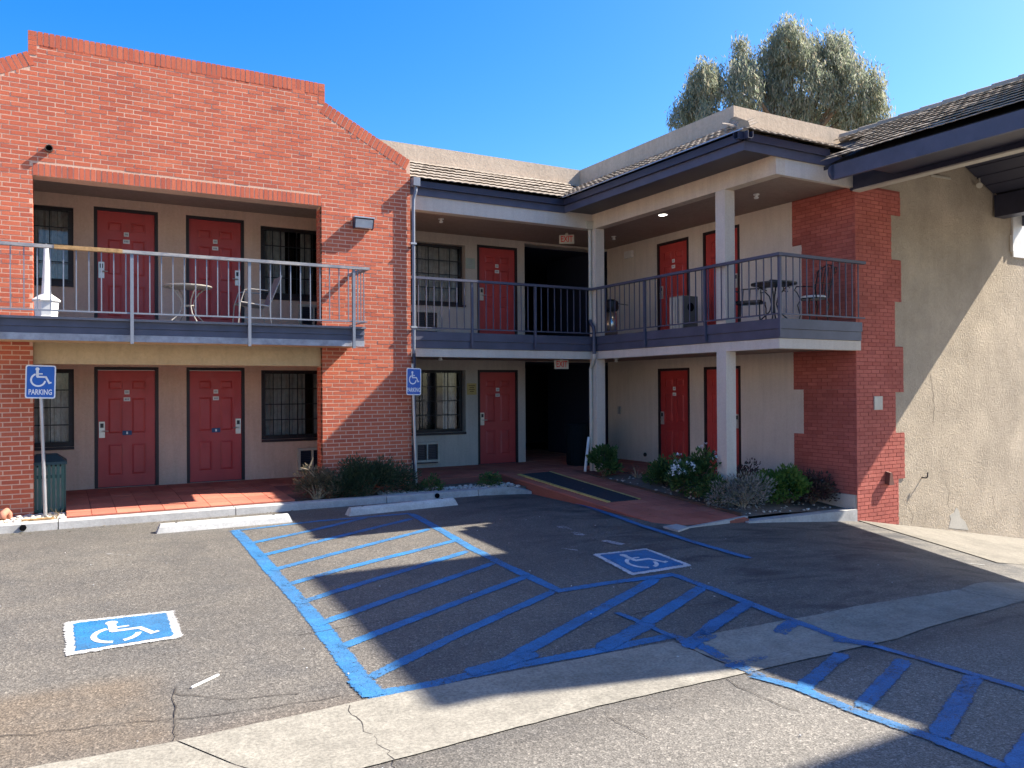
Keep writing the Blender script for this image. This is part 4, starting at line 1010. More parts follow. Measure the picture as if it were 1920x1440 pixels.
# accessible parking signs
def sign(base, top, c, wd, ht, yaw, tilt, lab):
    t = thing('parking_sign', base, lab, 'parking sign', 'blue wheelchair parking signs on posts')
    mb = MB(); mb.tube([base, top], .024, 10); mb.build('post', m_grey, t)
    rx = Vector((math.cos(yaw), math.sin(yaw), 0)); nn = Vector((math.sin(yaw), -math.cos(yaw), 0)); uz = Z_.copy()
    rx, uz = rx*math.cos(tilt)+uz*math.sin(tilt), uz*math.cos(tilt)-rx*math.sin(tilt)
    def at(x, y, o): return c + rx*x + uz*y + nn*(.028+o)
    def rr(w_, h_, r_, o):
        P = []
        for cx_, cy_, a0 in ((w_/2-r_, h_/2-r_, 0), (-w_/2+r_, h_/2-r_, 90), (-w_/2+r_, -h_/2+r_, 180), (w_/2-r_, -h_/2+r_, 270)):
            for k in range(4): a = R(a0+k*30); P.append(at(cx_+r_*math.cos(a), cy_+r_*math.sin(a), o))
        return P
    mb = MB(); mb.prism(rr(wd, ht, .03, 0), nn*.003); mb.build('sign_plate', m_signwhite, t)
    mb = MB(); mb.prism(rr(wd-.034, ht-.034, .02, .003), nn*.001); mb.build('blue_panel', m_signblue, t)
    mb = MB()
    for poly in emblem(): mb.quad(*[at((q.x-.5)*wd*.80, (q.y-.5)*wd*.80+ht*.145, .0052) for q in poly])
    mb.build('wheelchair_symbol', m_signwhite, t)
    mb = text_mb('PARKING', ht*.185, lambda x, y: at(x*.80, y*1.22-ht*.315, .0054)); mb.build('lettering', m_signwhite, t)
    for y in (ht*.46, -ht*.46): q = at(0, y, .0045); mb = MB(); mb.tube([q, q+nn*.006], .008, 8); mb.build('bolt', m_grey, t)
b0 = onY(85.5, 962, 13.15); t0 = onY(75, 684, 13.15)
sign(Vector((b0.x, 13.15, .0)), t0, onY(76.5, 716, 13.15), .372, .468, R(-4), R(-1.5), 'blue wheelchair parking sign on a leaning post beside the green slatted bin')
b1 = onY(781, 900, 13.2); t1 = onY(773, 682, 13.2)
sign(Vector((b1.x, 13.2, -.01)), t1, onY(774, 715.5, 13.2), .315, .475, R(14), R(-1), 'blue wheelchair parking sign at the brick corner by the downspout')
# green slatted bin
def slat_bin(c, w_, h_, lab):
    t = thing('litter_bin', c, lab, 'litter bin'); x, y, z = c; hw = w_/2
    mb = MB(); mb.box(x-hw+.03, y-hw+.03, z+.02, x+hw-.03, y+hw-.03, z+h_*.8); mb.build('liner', m_cream, t)
    n = 8
    for i in range(n):
        u_ = -hw+.012+(2*hw-.024)*(i+.5)/n; sw_ = (2*hw-.03)/n*.345
        for f in range(4):
            mb = MB()
            if f == 0: mb.box(x+u_-sw_, y-hw, z+.03, x+u_+sw_, y-hw+.018, z+h_*.83)
            elif f == 1: mb.box(x+u_-sw_, y+hw-.018, z+.03, x+u_+sw_, y+hw, z+h_*.83)
            elif f == 2: mb.box(x-hw, y+u_-sw_, z+.03, x-hw+.018, y+u_+sw_, z+h_*.83)
            else: mb.box(x+hw-.018, y+u_-sw_, z+.03, x+hw, y+u_+sw_, z+h_*.83)
            mb.build('slat', m_green, t)
    for zz in (.02, .60): mb = MB(); mb.box(x-hw+.019, y-hw+.019, z+h_*zz, x+hw-.019, y+hw-.019, z+h_*zz+.05); mb.build('band', m_green, t)
    mb = MB(); a, b = hw+.015, hw*.55; z1, z2, z3 = z+h_*.83, z+h_*.88, z+h_
    mb.add([(x-a,y-a,z1),(x+a,y-a,z1),(x+a,y+a,z1),(x-a,y+a,z1),(x-a,y-a,z2),(x+a,y-a,z2),(x+a,y+a,z2),(x-a,y+a,z2),(x-b,y-b,z3),(x+b,y-b,z3),(x+b,y+b,z3),(x-b,y+b,z3)],
        [(3,2,1,0),(0,1,5,4),(1,2,6,5),(2,3,7,6),(3,0,4,7),(4,5,9,8),(5,6,10,9),(6,7,11,10),(7,4,8,11),(8,9,10,11)]); mb.build('lid', plain('dark_green_lid', (.012,.04,.05), .45), t)
q = onY(88, 900, 13.85); slat_bin((q.x, 13.85, .01), .49, .86, 'dark green slatted litter bin beside the brick pier')
m_pbin = plain('dark_bin_plastic', (.006,.011,.014), .85, .1)
# round bin in the passage
q = onZ(1086, 872, .12)
t = thing('round_bin', (q.x, q.y, .125), 'dark round ribbed bin in the shade of the passage mouth', 'litter bin')
mb = MB(); mb.lathe([(.26,0),(.29,.85),(.30,.86),(.30,.90),(.27,.91),(.27,.30),(0,.29)], (q.x, q.y, .125), 20); mb.build('barrel', m_pbin, t, smooth=False)
for k in range(20):
    a = 2*math.pi*(k+.5)/20; mb = MB(); mb.bar((q.x+.268*math.cos(a), q.y+.268*math.sin(a), .15), (q.x+.292*math.cos(a), q.y+.292*math.sin(a), .97), .03, .012, up=(math.cos(a), math.sin(a), 0)); mb.build('rib', m_pbin, t)
# leaning pipe offcut
t = thing('leaning_pipe', (9.57, 13.5, .1), 'white length of pipe leaning against the corner column', 'pipe')
mb = MB(); a, b = onY(1097, 884, 13.5), onY(1104, 820, 13.72); mb.tube([a, b], .03, 8); mb.build('pipe', m_white, t)
# white ash receptacle upstairs
q = onY(87, 590, 13.12)
t = thing('ash_receptacle', (q.x, 13.12, 2.826), 'white cigarette receptacle with tapered neck on the left balcony', 'ash bin')
mb = MB(); mb.lathe([(.165,0),(.165,.03),(.15,.035),(.168,.245)], (q.x,13.12,2.826), 8, ph=.5); mb.build('base', m_white, t)
mb = MB(); mb.lathe([(.19,.245),(.19,.262),(.075,.345),(.066,.35),(.030,1.05),(.0,1.06)], (q.x,13.12,2.826), 8, ph=.5); mb.build('neck', m_white, t)
# pale bistro table and sling chair upstairs
q = onY(352, 560, 14.0); x, y, z = q.x, 14.0, 2.882
t = thing('bistro_table', (x, y, z), 'pale round metal table with curved legs before the upstairs red door', 'table')
mb = MB(); mb.lathe([(.37,.595),(.38,.60),(.38,.615),(.37,.62),(0,.62)], (x,y,z), 28); mb.build('table_top', m_alu, t)
for k in range(4):
    a = R(20+90*k); c_, s_ = math.cos(a), math.sin(a)
    mb = MB(); mb.tube([(x+r_*c_, y+r_*s_, z+h_) for r_, h_ in ((.31,.60),(.20,.52),(.115,.40),(.095,.30),(.14,.17),(.27,.05),(.30,.0))], .0105, 8); mb.build('leg', m_alu, t)
mb = MB(); mb.tube([(x+.095*math.cos(k*R(30)), y+.095*math.sin(k*R(30)), z+.30) for k in range(13)], .010, 6); mb.build('ring', m_alu, t)
q = onY(478, 570, 14.0); x, y, z = q.x-.02, 14.0, 2.882
t = thing('sling_chair', (x, y, z), 'pale metal armchair with reclined sling back beneath the dark upstairs window', 'chair')
for s in (-1, 1):
    yy = y+s*.25
    mb = MB(); mb.tube([(x-.30,yy,z),(x-.27,yy,z+.36),(x-.20,yy,z+.58),(x-.12,yy,z+.60),(x+.18,yy,z+.59)], .010, 8); mb.build('arm', m_alu, t)
    mb = MB(); mb.tube([(x-.26,yy,z+.38),(x+.20,yy,z+.32),(x+.42,yy,z+.86)], .011, 8); mb.build('side_rail', m_alu, t)
    mb = MB(); mb.tube([(x+.20,yy,z+.32),(x+.24,yy,z+.0)], .010, 8); mb.build('leg', m_alu, t)
mb = MB(); mb.prism([(x-.26,y-.24,z+.385),(x+.19,y-.24,z+.33),(x+.19,y+.24,z+.33),(x-.26,y+.24,z+.385)], (0,0,.008)); mb.build('seat', m_grey, t)
mb = MB(); mb.prism([(x+.20,y-.24,z+.345),(x+.405,y-.24,z+.85),(x+.405,y+.24,z+.85),(x+.20,y+.24,z+.345)], (.012,0,0)); mb.build('backrest', m_grey, t)
# steel ash bin behind the corner railing
x, y, z = 10.33, 13.93, 2.86
t = thing('steel_bin', (x, y, z), 'polished steel cylinder bin with black hood behind the corner railing', 'litter bin')
mb = MB(); mb.lathe([(.14,0),(.14,.60)], (x,y,z), 20); mb.build('drum', plain('polished_steel', (.68,.66,.60), .22, .5, .9), t, smooth=True)
mb = MB(); mb.lathe([(.155,.60),(.17,.66),(.16,.78),(.09,.83),(0,.84)], (x,y,z), 20); mb.build('hood', m_black, t)
mb = MB(); mb.bar((x+.05,y-.12,z+.74), (x+.12,y-.42,z+.68), .05, .018); mb.build('flap', m_black, t)
# aggregate box bin
x, y, z = 10.72, 12.08, 2.86
t = thing('stone_bin', (x, y, z), 'square pebble-faced bin with a round black opening before a red door', 'litter bin')
mb = MB(); mb.box(x-.19,y-.19,z,x+.19,y+.19,z+.72); mb.build('casing', concrete_mat('aggregate', (.40,.34,.26), 1.0, .9), t)
for k in range(4): mb = MB(); mb.box(x-.205,y-.185+k*.095,z+.02,x-.191,y-.11+k*.095,z+.70); mb.build('ribbed_panel', m_cream, t)
mb = MB(); mb.box(x-.18,y-.205,z+.01,x+.18,y-.191,z+.71); mb.build('front_panel', plain('grey_panel', (.10,.10,.095), .7), t)
mb = MB(); mb.tube([(x,y-.206,z+.50),(x,y-.2075,z+.50)], .085, 18); mb.build('opening', m_blk, t)
# wrought iron set at the south end of the balcony
x, y, z = 10.42, 9.52, 2.86
t = thing('iron_table', (x, y, z), 'black wrought iron table with scrolled legs on the corner balcony', 'table')
mb = MB(); mb.lathe([(.36,.64),(.37,.645),(.37,.668),(.36,.672),(0,.672)], (x,y,z), 26); mb.build('table_top', m_black, t)
for k in range(4):
    a = R(35+90*k); c_, s_ = math.cos(a), math.sin(a)
    mb = MB(); mb.tube([(x+r_*c_, y+r_*s_, z+h_) for r_, h_ in ((.28,.64),(.20,.60),(.07,.45),(.04,.32),(.07,.2),(.20,.08),(.24,.03),(.22,0))], .012, 6); mb.build('leg', m_black, t)
    mb = MB(); mb.tube([(x+(.20+.05*math.cos(b))*c_, y+(.20+.05*math.cos(b))*s_, z+.57+.05*math.sin(b)) for b in [R(30*j) for j in range(11)]], .008, 6); mb.build('scroll', m_black, t)
mb = MB(); mb.tube([(x-.13,y,z+.675),(x-.08,y,z+.72),(x+.08,y,z+.72),(x+.13,y,z+.675)], .012, 6); mb.build('handle_loop', m_black, t)
def iron_chair(x, y, z, yaw, lab, seat_m):
    t = thing('iron_chair', (x, y, z), lab, 'chair', 'wrought iron chairs on the corner balcony')
    c_, s_ = math.cos(yaw), math.sin(yaw)
    L = lambda fx, sx_, h_: (x+fx*c_-sx_*s_, y+fx*s_+sx_*c_, z+h_)
    mb = MB(); mb.lathe([(.205,.42),(.215,.43),(.215,.455),(.19,.475),(0,.48)], (x,y,z), 20); mb.build('seat', seat_m, t)
    mb = MB(); mb.tube([L(.215*math.cos(R(20*k)), .215*math.sin(R(20*k)), .425) for k in range(19)], .012, 6); mb.build('seat_ring', m_black, t)
    for a in (35, 145, 215, 325):
        ca, sa_ = math.cos(R(a)), math.sin(R(a)); mb = MB(); mb.tube([L(r_*ca, r_*sa_, h_) for r_, h_ in ((.20,.42),(.25,.33),(.21,.15),(.24,.03),(.28,.0))], .012, 6); mb.build('leg', m_black, t)
    for s in (-1, 1):
        mb = MB(); mb.tube([L(-.17, s*.17, .43), L(-.22, s*.19, .70), L(-.28, s*.20, .93), L(-.30, s*.14, .99)], .012, 6); mb.build('back_post', m_black, t)
        mb = MB(); mb.tube([L(-.22, s*.20, .66), L(.0, s*.24, .67), L(.14, s*.25, .66), L(.19, s*.24, .60), L(.14, s*.23, .55), L(.10, s*.20, .43)], .010, 6); mb.build('arm', m_black, t)
        mb = MB(); mb.tube([L(-.29, s*.20+s*.04*math.cos(R(40*k)), .90+.05*math.sin(R(40*k))) for k in range(9)], .009, 6); mb.build('scroll', m_black, t)
    for k in (-1.5, -.5, .5, 1.5): mb = MB(); mb.tube([L(-.20, k*.06, .45), L(-.24, k*.085, .70), L(-.30, k*.07, .985)], .008, 6); mb.build('back_bar', m_black, t)
    mb = MB(); mb.tube([L(-.30, -.15, .98), L(-.315, 0, 1.02), L(-.30, .15, .98)], .011, 6); mb.build('top_rail', m_black, t)
iron_chair(11.16, 9.34, 2.86, R(170), 'black wrought iron chair with pale seat against the painted brick', m_white)
def low_chair(x, y, z, yaw, lab):
    t = thing('iron_bench_chair', (x, y, z), lab, 'chair', 'wrought iron chairs on the corner balcony')
    c_, s_ = math.cos(yaw), math.sin(yaw); L = lambda fx, sx_, h_: (x+fx*c_-sx_*s_, y+fx*s_+sx_*c_, z+h_)
    mb = MB(); mb.prism([L(-.22,-.22,.37),L(.22,-.22,.37),L(.22,.22,.37),L(-.22,.22,.37)], (0,0,.04)); mb.build('seat', m_black, t)
    for s in (-1, 1):
        mb = MB(); mb.tube([L(.16,s*.23,.38),L(.20,s*.24,.48),L(.22,s*.24,.56),L(.18,s*.24,.61),L(-.20,s*.24,.60)], .011, 6); mb.build('arm', m_black, t)
        for f in (-1, 1): mb = MB(); mb.tube([L(f*.20,s*.21,.37),L(f*.235,s*.22,.30),L(f*.22,s*.22,.12),L(f*.19,s*.22,0)], .012, 6); mb.build('leg', m_black, t)
    for k in range(4): mb = MB(); mb.tube([L(-.22,-.18+k*.12,.40),L(-.28,-.18+k*.12,.66)], .009, 6); mb.build('back_bar', m_black, t)
    mb = MB(); mb.tube([L(-.28,-.22,.66),L(-.28,.22,.66)], .012, 6); mb.build('top_rail', m_black, t)
low_chair(10.38, 10.02, 2.86, R(-150), 'low black wrought iron armchair tucked beside the scrolled table')

# air conditioners
ac_unit(4.06, 4.86, .25, .67, YW, 'cream wall air conditioner low in the porch behind the bush')
ac_unit(4.10, 4.88, 3.02, 3.46, YW, 'cream wall air conditioner under the dark upstairs window')
ac_unit(6.33, 7.15, .25, .67, YM, 'cream wall air conditioner near the sign at ground level')
ac_unit(6.33, 7.15, 3.04, 3.48, YM, 'cream wall air conditioner behind the upstairs railing near the downspout')
# lamp and pipe on the brick front
t = thing('wall_lamp', (4.64, YF, 4.60), 'dark box floodlight with frosted glass on the sunlit brick front', 'wall lamp')
mb = MB(); mb.box(4.50,YF-.004,4.60,4.80,YF-.035,4.78); mb.prism([(4.475,YF-.036,4.765),(4.475,YF-.15,4.765),(4.475,YF-.15,4.745),(4.475,YF-.115,4.60),(4.475,YF-.036,4.585)], (.018,0,0)); mb.prism([(4.807,YF-.036,4.765),(4.807,YF-.15,4.765),(4.807,YF-.15,4.745),(4.807,YF-.115,4.60),(4.807,YF-.036,4.585)], (.018,0,0)); mb.build('housing', m_navyd, t)
mb = MB(); mb.box(4.465,YF-.165,4.766,4.835,YF-.02,4.788); mb.build('hood', m_grey, t)
mb = MB(); mb.prism([(4.494,YF-.145,4.745),(4.494,YF-.110,4.605),(4.494,YF-.04,4.605),(4.494,YF-.04,4.745)], (.312,0,0)); mb.build('lens', plain('frosted_glass', (.55,.56,.54), .25, .5), t)
t = thing('vent_pipe', (-.08, YF, 5.33), 'short rusty pipe stub sticking out above the balcony opening', 'pipe')
mb = MB(); mb.lathe([(.052,0),(.052,.075),(.042,.075),(.042,.01),(0,.01)], (0,0,0), 14); mb.v = [(-.08+x_, YF-z_, 5.33+y_) for x_, y_, z_ in mb.v]; mb.build('pipe', plain('rusty_iron', (.07,.045,.035), .8), t)
mb = MB(); mb.tube([(-.08,YF-.011,5.33),(-.08,YF-.013,5.33)], .0415, 12); mb.build('bore', m_blk, t)
# exit signs
def exit_sign(c, yaw, lab):
    t = thing('exit_sign', c, lab, 'exit sign', 'exit signs at the passage'); rx = Vector((math.cos(yaw), math.sin(yaw), 0)); nn = Vector((math.sin(yaw), -math.cos(yaw), 0)); c = Vector(c)
    mb = MB(); mb.obox(c, rx*.16, nn*.022, Z_*.095); mb.build('case', m_cream, t)
    mb = MB(); mb.obox(c+Z_*.115, rx*.03, nn*.015, Z_*.02); mb.build('bracket', m_cream, t)
    text_mb('EXIT', .165, lambda x, y: c+rx*(x*.78)+Z_*(y*1.12)+nn*.0235).build('lettering', m_red, t)
exit_sign((9.62, 14.55, 5.02), R(-32), 'cream exit sign with red letters under the upper ceiling')
exit_sign((9.20, 14.15, 2.30), R(-6), 'cream exit sign with red letters hung at the ground-floor passage')
# notices
def notice(x0, x1, z0, z1, mt, mt2, lab):
    t = thing('notice_board', ((x0+x1)/2, YM, z0), lab, 'notice')
    mb = MB(); mb.box(x0,YM-.016,z0,x1,YM-.002,z1); mb.build('plate', mt, t)
    mb = MB(); h_ = z1-z0; w_ = x1-x0
    for k, ww in enumerate((.7,.5,.62,.42)): mb.box((x0+x1)/2-w_*ww/2, YM-.0172, z1-h_*(.24+k*.17), (x0+x1)/2+w_*ww/2, YM-.0162, z1-h_*(.17+k*.17))
    mb.build('print', mt2, t)
notice(7.84, 8.06, 4.45, 4.68, plain('pale_green_plate', (.36,.42,.35), .6), m_grey, 'pale green notice plate between the upstairs window and red door')
notice(7.85, 8.08, 1.67, 1.92, plain('yellow_plate', (.50,.36,.13), .6), plain('notice_ink', (.16,.09,.03), .7), 'yellow notice plate beside the ground-floor red door')
# fittings on the east wall
def wall_box(name, y0, y1, z0, z1, dp, mt, lab, cat):
    t = thing(name, (XB, (y0+y1)/2, z0), lab, cat); mb = MB(); mb.box(XB-dp, y0, z0, XB-.002, y1, z1); mb.build('case', mt, t)
    mb = MB(); mb.box(XB-dp-.004, y0+.02, z0+.02, XB-dp-.0005, y1-.02, z1-.02); mb.build('cover', mt, t)
wall_box('emergency_light', 14.84, 15.12, 4.83, 4.99, .07, m_white, 'small white emergency light box high on the corner wall', 'emergency light')
wall_box('call_button', 15.36, 15.46, 1.18, 1.36, .03, m_grey, 'small metal box on the shaded wall behind the corner column', 'wall box')
t = thing('round_vent', (XB, 14.46, .24), 'small round black vent low on the shaded wall', 'vent'); mb = MB(); mb.tube([(XB-.03,14.46,.28),(XB-.002,14.46,.28)], .045, 12); mb.build('cap', m_black, t)
# ceiling heads and lamps
def head(u, v, z, lab):
    q = onZ(u, v, z); t = thing('sprinkler_head', (q.x, q.y, z), lab, 'sprinkler')
    mb = MB(); mb.lathe([(0,-.085),(.035,-.08),(.045,-.055),(.025,-.045),(.025,-.02),(.055,-.018),(.055,-.001)], (q.x,q.y,z), 12); mb.build('head', m_white, t)
head(827, 410, 5.168, 'white sprinkler head on the ceiling above the upstairs barred window')
head(1151, 443, 5.168, 'white sprinkler head on the ceiling close to the corner column')
head(1418, 364, 5.168, 'white sprinkler head on the ceiling near the painted brick')
head(826, 668, 2.43, 'tiny sprinkler head under the lower ceiling near the downspout')
head(1155, 672, 2.43, 'tiny sprinkler head under the lower ceiling past the column')
q = onZ(1243, 402, 5.168); t = thing('recessed_light', (q.x,q.y,5.168), 'lit recessed ceiling light above the corner balcony', 'ceiling light')
mb = MB(); mb.lathe([(.09,-.012),(.10,-.001)], (q.x,q.y,5.168), 18); mb.lathe([(.072,-.004),(.09,-.012)], (q.x,q.y,5.168), 18); mb.build('trim_ring', m_white, t)
mb = MB(); mb.lathe([(.0,-.014),(.08,-.0135)], (q.x,q.y,5.168), 18); mb.build('diffuser', m_lamp, t)
q = onZ(1037, 497, 5.09); t = thing('passage_light', (q.x,q.y,5.09), 'small lit ceiling lamp deep in the dark upper passage', 'ceiling light')
mb = MB(); mb.lathe([(.0,-.03),(.07,-.025),(.08,-.005)], (q.x,q.y,5.09), 14); mb.build('diffuser', m_lamp, t)
# south wall fittings
t = thing('meter_plate', (12.2, 8.88, 1.4), 'small cream cover plate on the painted brick corner', 'cover plate'); mb = MB(); mb.box(12.09,8.868,1.40,12.31,8.881,1.63); mb.build('plate', m_cream, t)
mb = MB(); mb.box(12.10,8.864,1.41,12.30,8.867,1.62); mb.build('cover', m_cream, t)
t = thing('wedge_lamp', (12.43, 8.88, .15), 'small brown wedge-shaped fitting low on the painted brick', 'wall fitting')
mb = MB(); mb.prism([(12.36,8.881,.13),(12.50,8.881,.13),(12.44,8.881,.34),(12.39,8.881,.34)], (0,-.09,-.02)); mb.build('hood', plain('brown_fitting', (.14,.055,.04), .7), t)
t = thing('iron_hook', (13.42, 8.9, .2), 'bent iron hook sticking out of the beige stucco wall', 'hook'); mb = MB(); mb.tube([(13.42,8.905,.17),(13.42,8.82,.17),(13.43,8.80,.19),(13.44,8.80,.27)], .012, 8); mb.build('rod', m_black, t)
t = thing('flood_light', (15.1, 8.9, 5.5), 'small pale spotlight on an arm under the carport soffit', 'spotlight')
mb = MB(); mb.tube([(15.14,8.895,5.74),(15.14,8.83,5.74),(15.14,8.82,5.60)], .016, 8); mb.build('arm', m_cream, t); mb = MB(); mb.tube([(15.14,8.82,5.60),(15.06,8.78,5.55)], [.03,.055], 12); mb.build('lamp_head', m_cream, t)
t = thing('conduit_stub', (14.0, 8.89, 5.6), 'short pale strip of conduit high on the stucco under the beam', 'conduit'); mb = MB(); mb.bar((13.75,8.885,5.60), (14.33,8.885,5.61), .02, .035); mb.build('strip', m_cream, t)
t = thing('wall_panel', (17.2, 8.89, 4.3), 'pale grey board on the stucco under the carport beam', 'panel'); mb = MB(); mb.box(16.32,8.86,4.32,18.2,8.898,5.15); mb.build('board', m_white, t); mb = MB(); mb.box(16.27,8.84,4.42,16.315,8.898,4.75); mb.build('trim_strip', m_white, t)
# litter and odds on the ground
a, b = G(359,1291), G(410,1267); t = thing('white_stick', (a+b)/2, 'thin white stick lying on the sunlit asphalt near the gutter', 'stick'); mb = MB(); mb.bar(a+Z_*.008, b+Z_*.008, .013, .012); mb.build('stick', m_white, t)
q = onZ(16, 962, .02); t = thing('cleanout_pipe', (q.x, 13.2, 0), 'terracotta pipe stub among the river stones', 'pipe')
mb = MB(); mb.tube([(q.x+.03,13.25,-.05),(q.x+.03,13.22,.10),(q.x+.01,13.16,.145),(q.x-.03,13.10,.12),(q.x-.04,13.07,.05)], .05, 10); mb.build('elbow', plain('terracotta', (.42,.17,.11), .8), t, smooth=True)
q = onZ(70, 978, .03); t = thing('flat_stone', (q.x, q.y, .02), 'long flat brown stone at the kerb edge', 'stone'); mb = MB(); mb.prism([(q.x-.19,12.87,.02),(q.x-.05,12.855,.02),(q.x+.17,12.86,.02),(q.x+.20,12.92,.02),(q.x+.02,12.96,.02),(q.x-.16,12.94,.02)], (0,0,.03)); mb.build('stone', m_wood, t)
mb = MB()
for _ in range(70):
    x, y = random.uniform(-2.5, 9), random.uniform(2.6, 12.3); s_ = random.uniform(.003, .008); a = random.uniform(0, 3.1); z = gz(x, y)+.008
    mb.obox((x,y,z), (s_*math.cos(a),s_*math.sin(a),0), (-s_*.5*math.sin(a),s_*.5*math.cos(a),0), (0,0,.003))
o = mb.build('litter', m_wpaint); o['kind'] = 'stuff'; o['label'] = 'tiny pale scraps scattered over the asphalt'; o['category'] = 'litter'

# ------------------------------------------------------------------ plants
def leaf(mb, p, d_, ln, wd, roll):
    d_ = d_.normalized(); s_ = d_.cross(Z_)
    if s_.length < .05: s_ = d_.cross(X_)
    s_.normalize(); u_ = s_.cross(d_); s_ = s_*math.cos(roll)+u_*math.sin(roll)
    o = len(mb.v); mid = p+d_*ln*.45
    mb.v += [tuple(p), tuple(mid+s_*wd/2), tuple(p+d_*ln), tuple(mid-s_*wd/2)]; mb.f.append((o, o+1, o+2, o+3)); mb.mi.append(0)
def rand_dir():
    while True:
        v = Vector((random.uniform(-1,1), random.uniform(-1,1), random.uniform(-1,1)))
        if .05 < v.length < 1: return v.normalized()
def shrub(name, loc, r, n, ln, wd, mt, lab, cat='shrub', clumps=26, stems=9, up=.5, stem_m=None, group=None, gap=.35):
    t = thing(name, loc, lab, cat, group); L = Vector(loc); rx, ry, rz_ = r
    mb = MB(); cl = []
    for k in range(clumps):
        d_ = rand_dir(); d_.z = abs(d_.z)*1.1-.15; f = random.uniform(.45, 1.0); cl.append(L+Vector((d_.x*rx*f, d_.y*ry*f, rz_*(.27+.66*d_.z*f))))
    cr_ = min(rx, ry, rz_)*gap+.03
    for _ in range(n):
        c = random.choice(cl); d_ = rand_dir(); p = c+Vector((d_.x, d_.y, d_.z*.8))*cr_*random.random()**.4
        if p.z < L.z+.01: continue
        dd = (d_*.8+(p-L-Vector((0,0,rz_*.3))).normalized()*.6+Z_*up).normalized(); leaf(mb, p, dd, ln*random.uniform(.6,1.3), wd*random.uniform(.7,1.2), random.uniform(0,3.1))
    mb.build('foliage', mt, t, pivot=loc)
    mb = MB(); 
    for k in range(stems):
        c = cl[k % len(cl)]; m_ = L.lerp(c, .5)+Vector((random.uniform(-.03,.03), random.uniform(-.03,.03), .02)); mb.tube([L+Vector((random.uniform(-.03,.03), random.uniform(-.03,.03), -.03)), m_, c], [.012,.008,.003], 5)
    mb.build('stems', stem_m or m_twig, t, kind='stuff'); return t, cl
m_twig = plain('twig_bark', (.16,.115,.075), .9, .1, 0, .3, 20)
m_dry = plain('dry_twig', (.34,.27,.18), .9, .1, 0, .3, 20)
lf_dark = leaf_mat('dark_rosemary_leaves', [(.030,.054,.028), (.055,.085,.040), (.042,.068,.036), (.090,.10,.055)])
lf_dry = leaf_mat('dry_leaves', [(.12,.10,.06), (.19,.15,.09), (.07,.075,.04), (.15,.12,.075)])
lf_green = leaf_mat('green_leaves', [(.040,.085,.026), (.07,.135,.038), (.055,.11,.032), (.10,.17,.05)])
lf_bright = leaf_mat('bright_leaves', [(.06,.135,.024), (.10,.19,.034), (.075,.15,.028), (.13,.22,.05)])
lf_grey = leaf_mat('grey_leaves', [(.20,.185,.165), (.28,.26,.225), (.13,.16,.10), (.32,.28,.25)])
lf_red = leaf_mat('dark_red_leaves', [(.085,.036,.038), (.12,.05,.05), (.065,.055,.035), (.11,.085,.06)])
shrub('rosemary_bush', (4.58,13.10,-.01), (.86,.22,.68), 8600, .075, .019, lf_dark, 'large dark needle-leaved bush at the foot of the brick pier', 'bush', 85, 26, .6, None, None, .62)
shrub('dry_bush', (3.72,13.08,-.01), (.45,.2,.56), 3000, .065, .014, lf_dry, 'half-dead brown bush with bare twigs where the tiles end', 'bush', 30, 24, .6, m_dry, None, .6)
tw_ = thing('bare_branch', (3.7,13.05,0), 'pale bare branch sticking out of the brown bush', 'branch'); mb = MB()
for a_, b_ in (((3.85,13.05,.1),(3.50,13.0,.62)),((3.66,13.02,.38),(3.42,12.98,.55)),((3.56,13.0,.53),(3.63,12.98,.70)),((4.0,13.0,.15),(3.75,12.95,.48))):
    a_, b_ = Vector(a_), Vector(b_); mb.tube([a_, a_.lerp(b_, .5)+Vector((.02,0,.04)), b_], [.012,.009,.004], 6)
mb.build('twigs', m_dry, tw_, kind='stuff')
shrub('small_shrub', (5.78,13.12,-.01), (.20,.14,.30), 420, .055, .026, lf_green, 'small leafy plant at the foot of the shaded sign post', 'plant', 12, 6)
shrub('small_shrub', (5.45,13.15,-.01), (.18,.12,.22), 380, .05, .02, lf_dark, 'small dark plant between the big bush and the sign post', 'plant', 10, 6)
shrub('flowering_shrub', (6.98,13.22,-.01), (.30,.18,.30), 620, .05, .026, lf_green, 'low leafy plant by the end of the white kerb', 'plant', 16, 7)
shrub('column_shrub', (9.46,13.02,.04), (.36,.26,.66), 1300, .085, .046, lf_green, 'leafy green shrub climbing in front of the corner column', 'shrub', 22, 9)
shrub('dry_weed', (9.75,12.35,.03), (.25,.2,.34), 130, .04, .008, lf_dry, 'sparse dry weed on the bare soil beside the tiled ramp', 'weed', 12, 12, .8, m_dry)
shrub('round_shrub', (9.72,11.45,.0), (.40,.34,.48), 2200, .07, .036, lf_green, 'dense green shrub between the dry weed and the white flowers', 'shrub', 28, 8)
t, cl = shrub('white_flower_bush', (9.52,10.42,-.06), (.50,.42,.80), 2900, .08, .038, lf_green, 'white flowering bush with bare stems before the outer column', 'bush', 34, 10)
mb = MB()
for _ in range(240):
    c = random.choice(cl); d_ = (c-Vector((9.52,10.42,.25))).normalized(); p = c+(d_+rand_dir()*.8)*.12
    if p.z < .36: continue
    for k in range(5):
        a = R(72*k+random.uniform(-15,15)); n_ = (d_+Vector((-.3,-.6,.5))).normalized(); s_ = n_.cross(Z_).normalized(); u_ = s_.cross(n_); leaf(mb, p, (s_*math.cos(a)+u_*math.sin(a)+n_*.3), .046, .038, 0)
mb.build('blossoms', leaf_mat('white_petals', [(.70,.70,.66), (.80,.80,.77)], .6, .2), t, kind='stuff')
shrub('grey_shrub', (9.66,9.50,-.12), (.50,.38,.46), 3600, .055, .021, lf_grey, 'grey half-dry shrub at the tiled path end of the bed', 'shrub', 40, 26, .5, m_dry, None, .5)
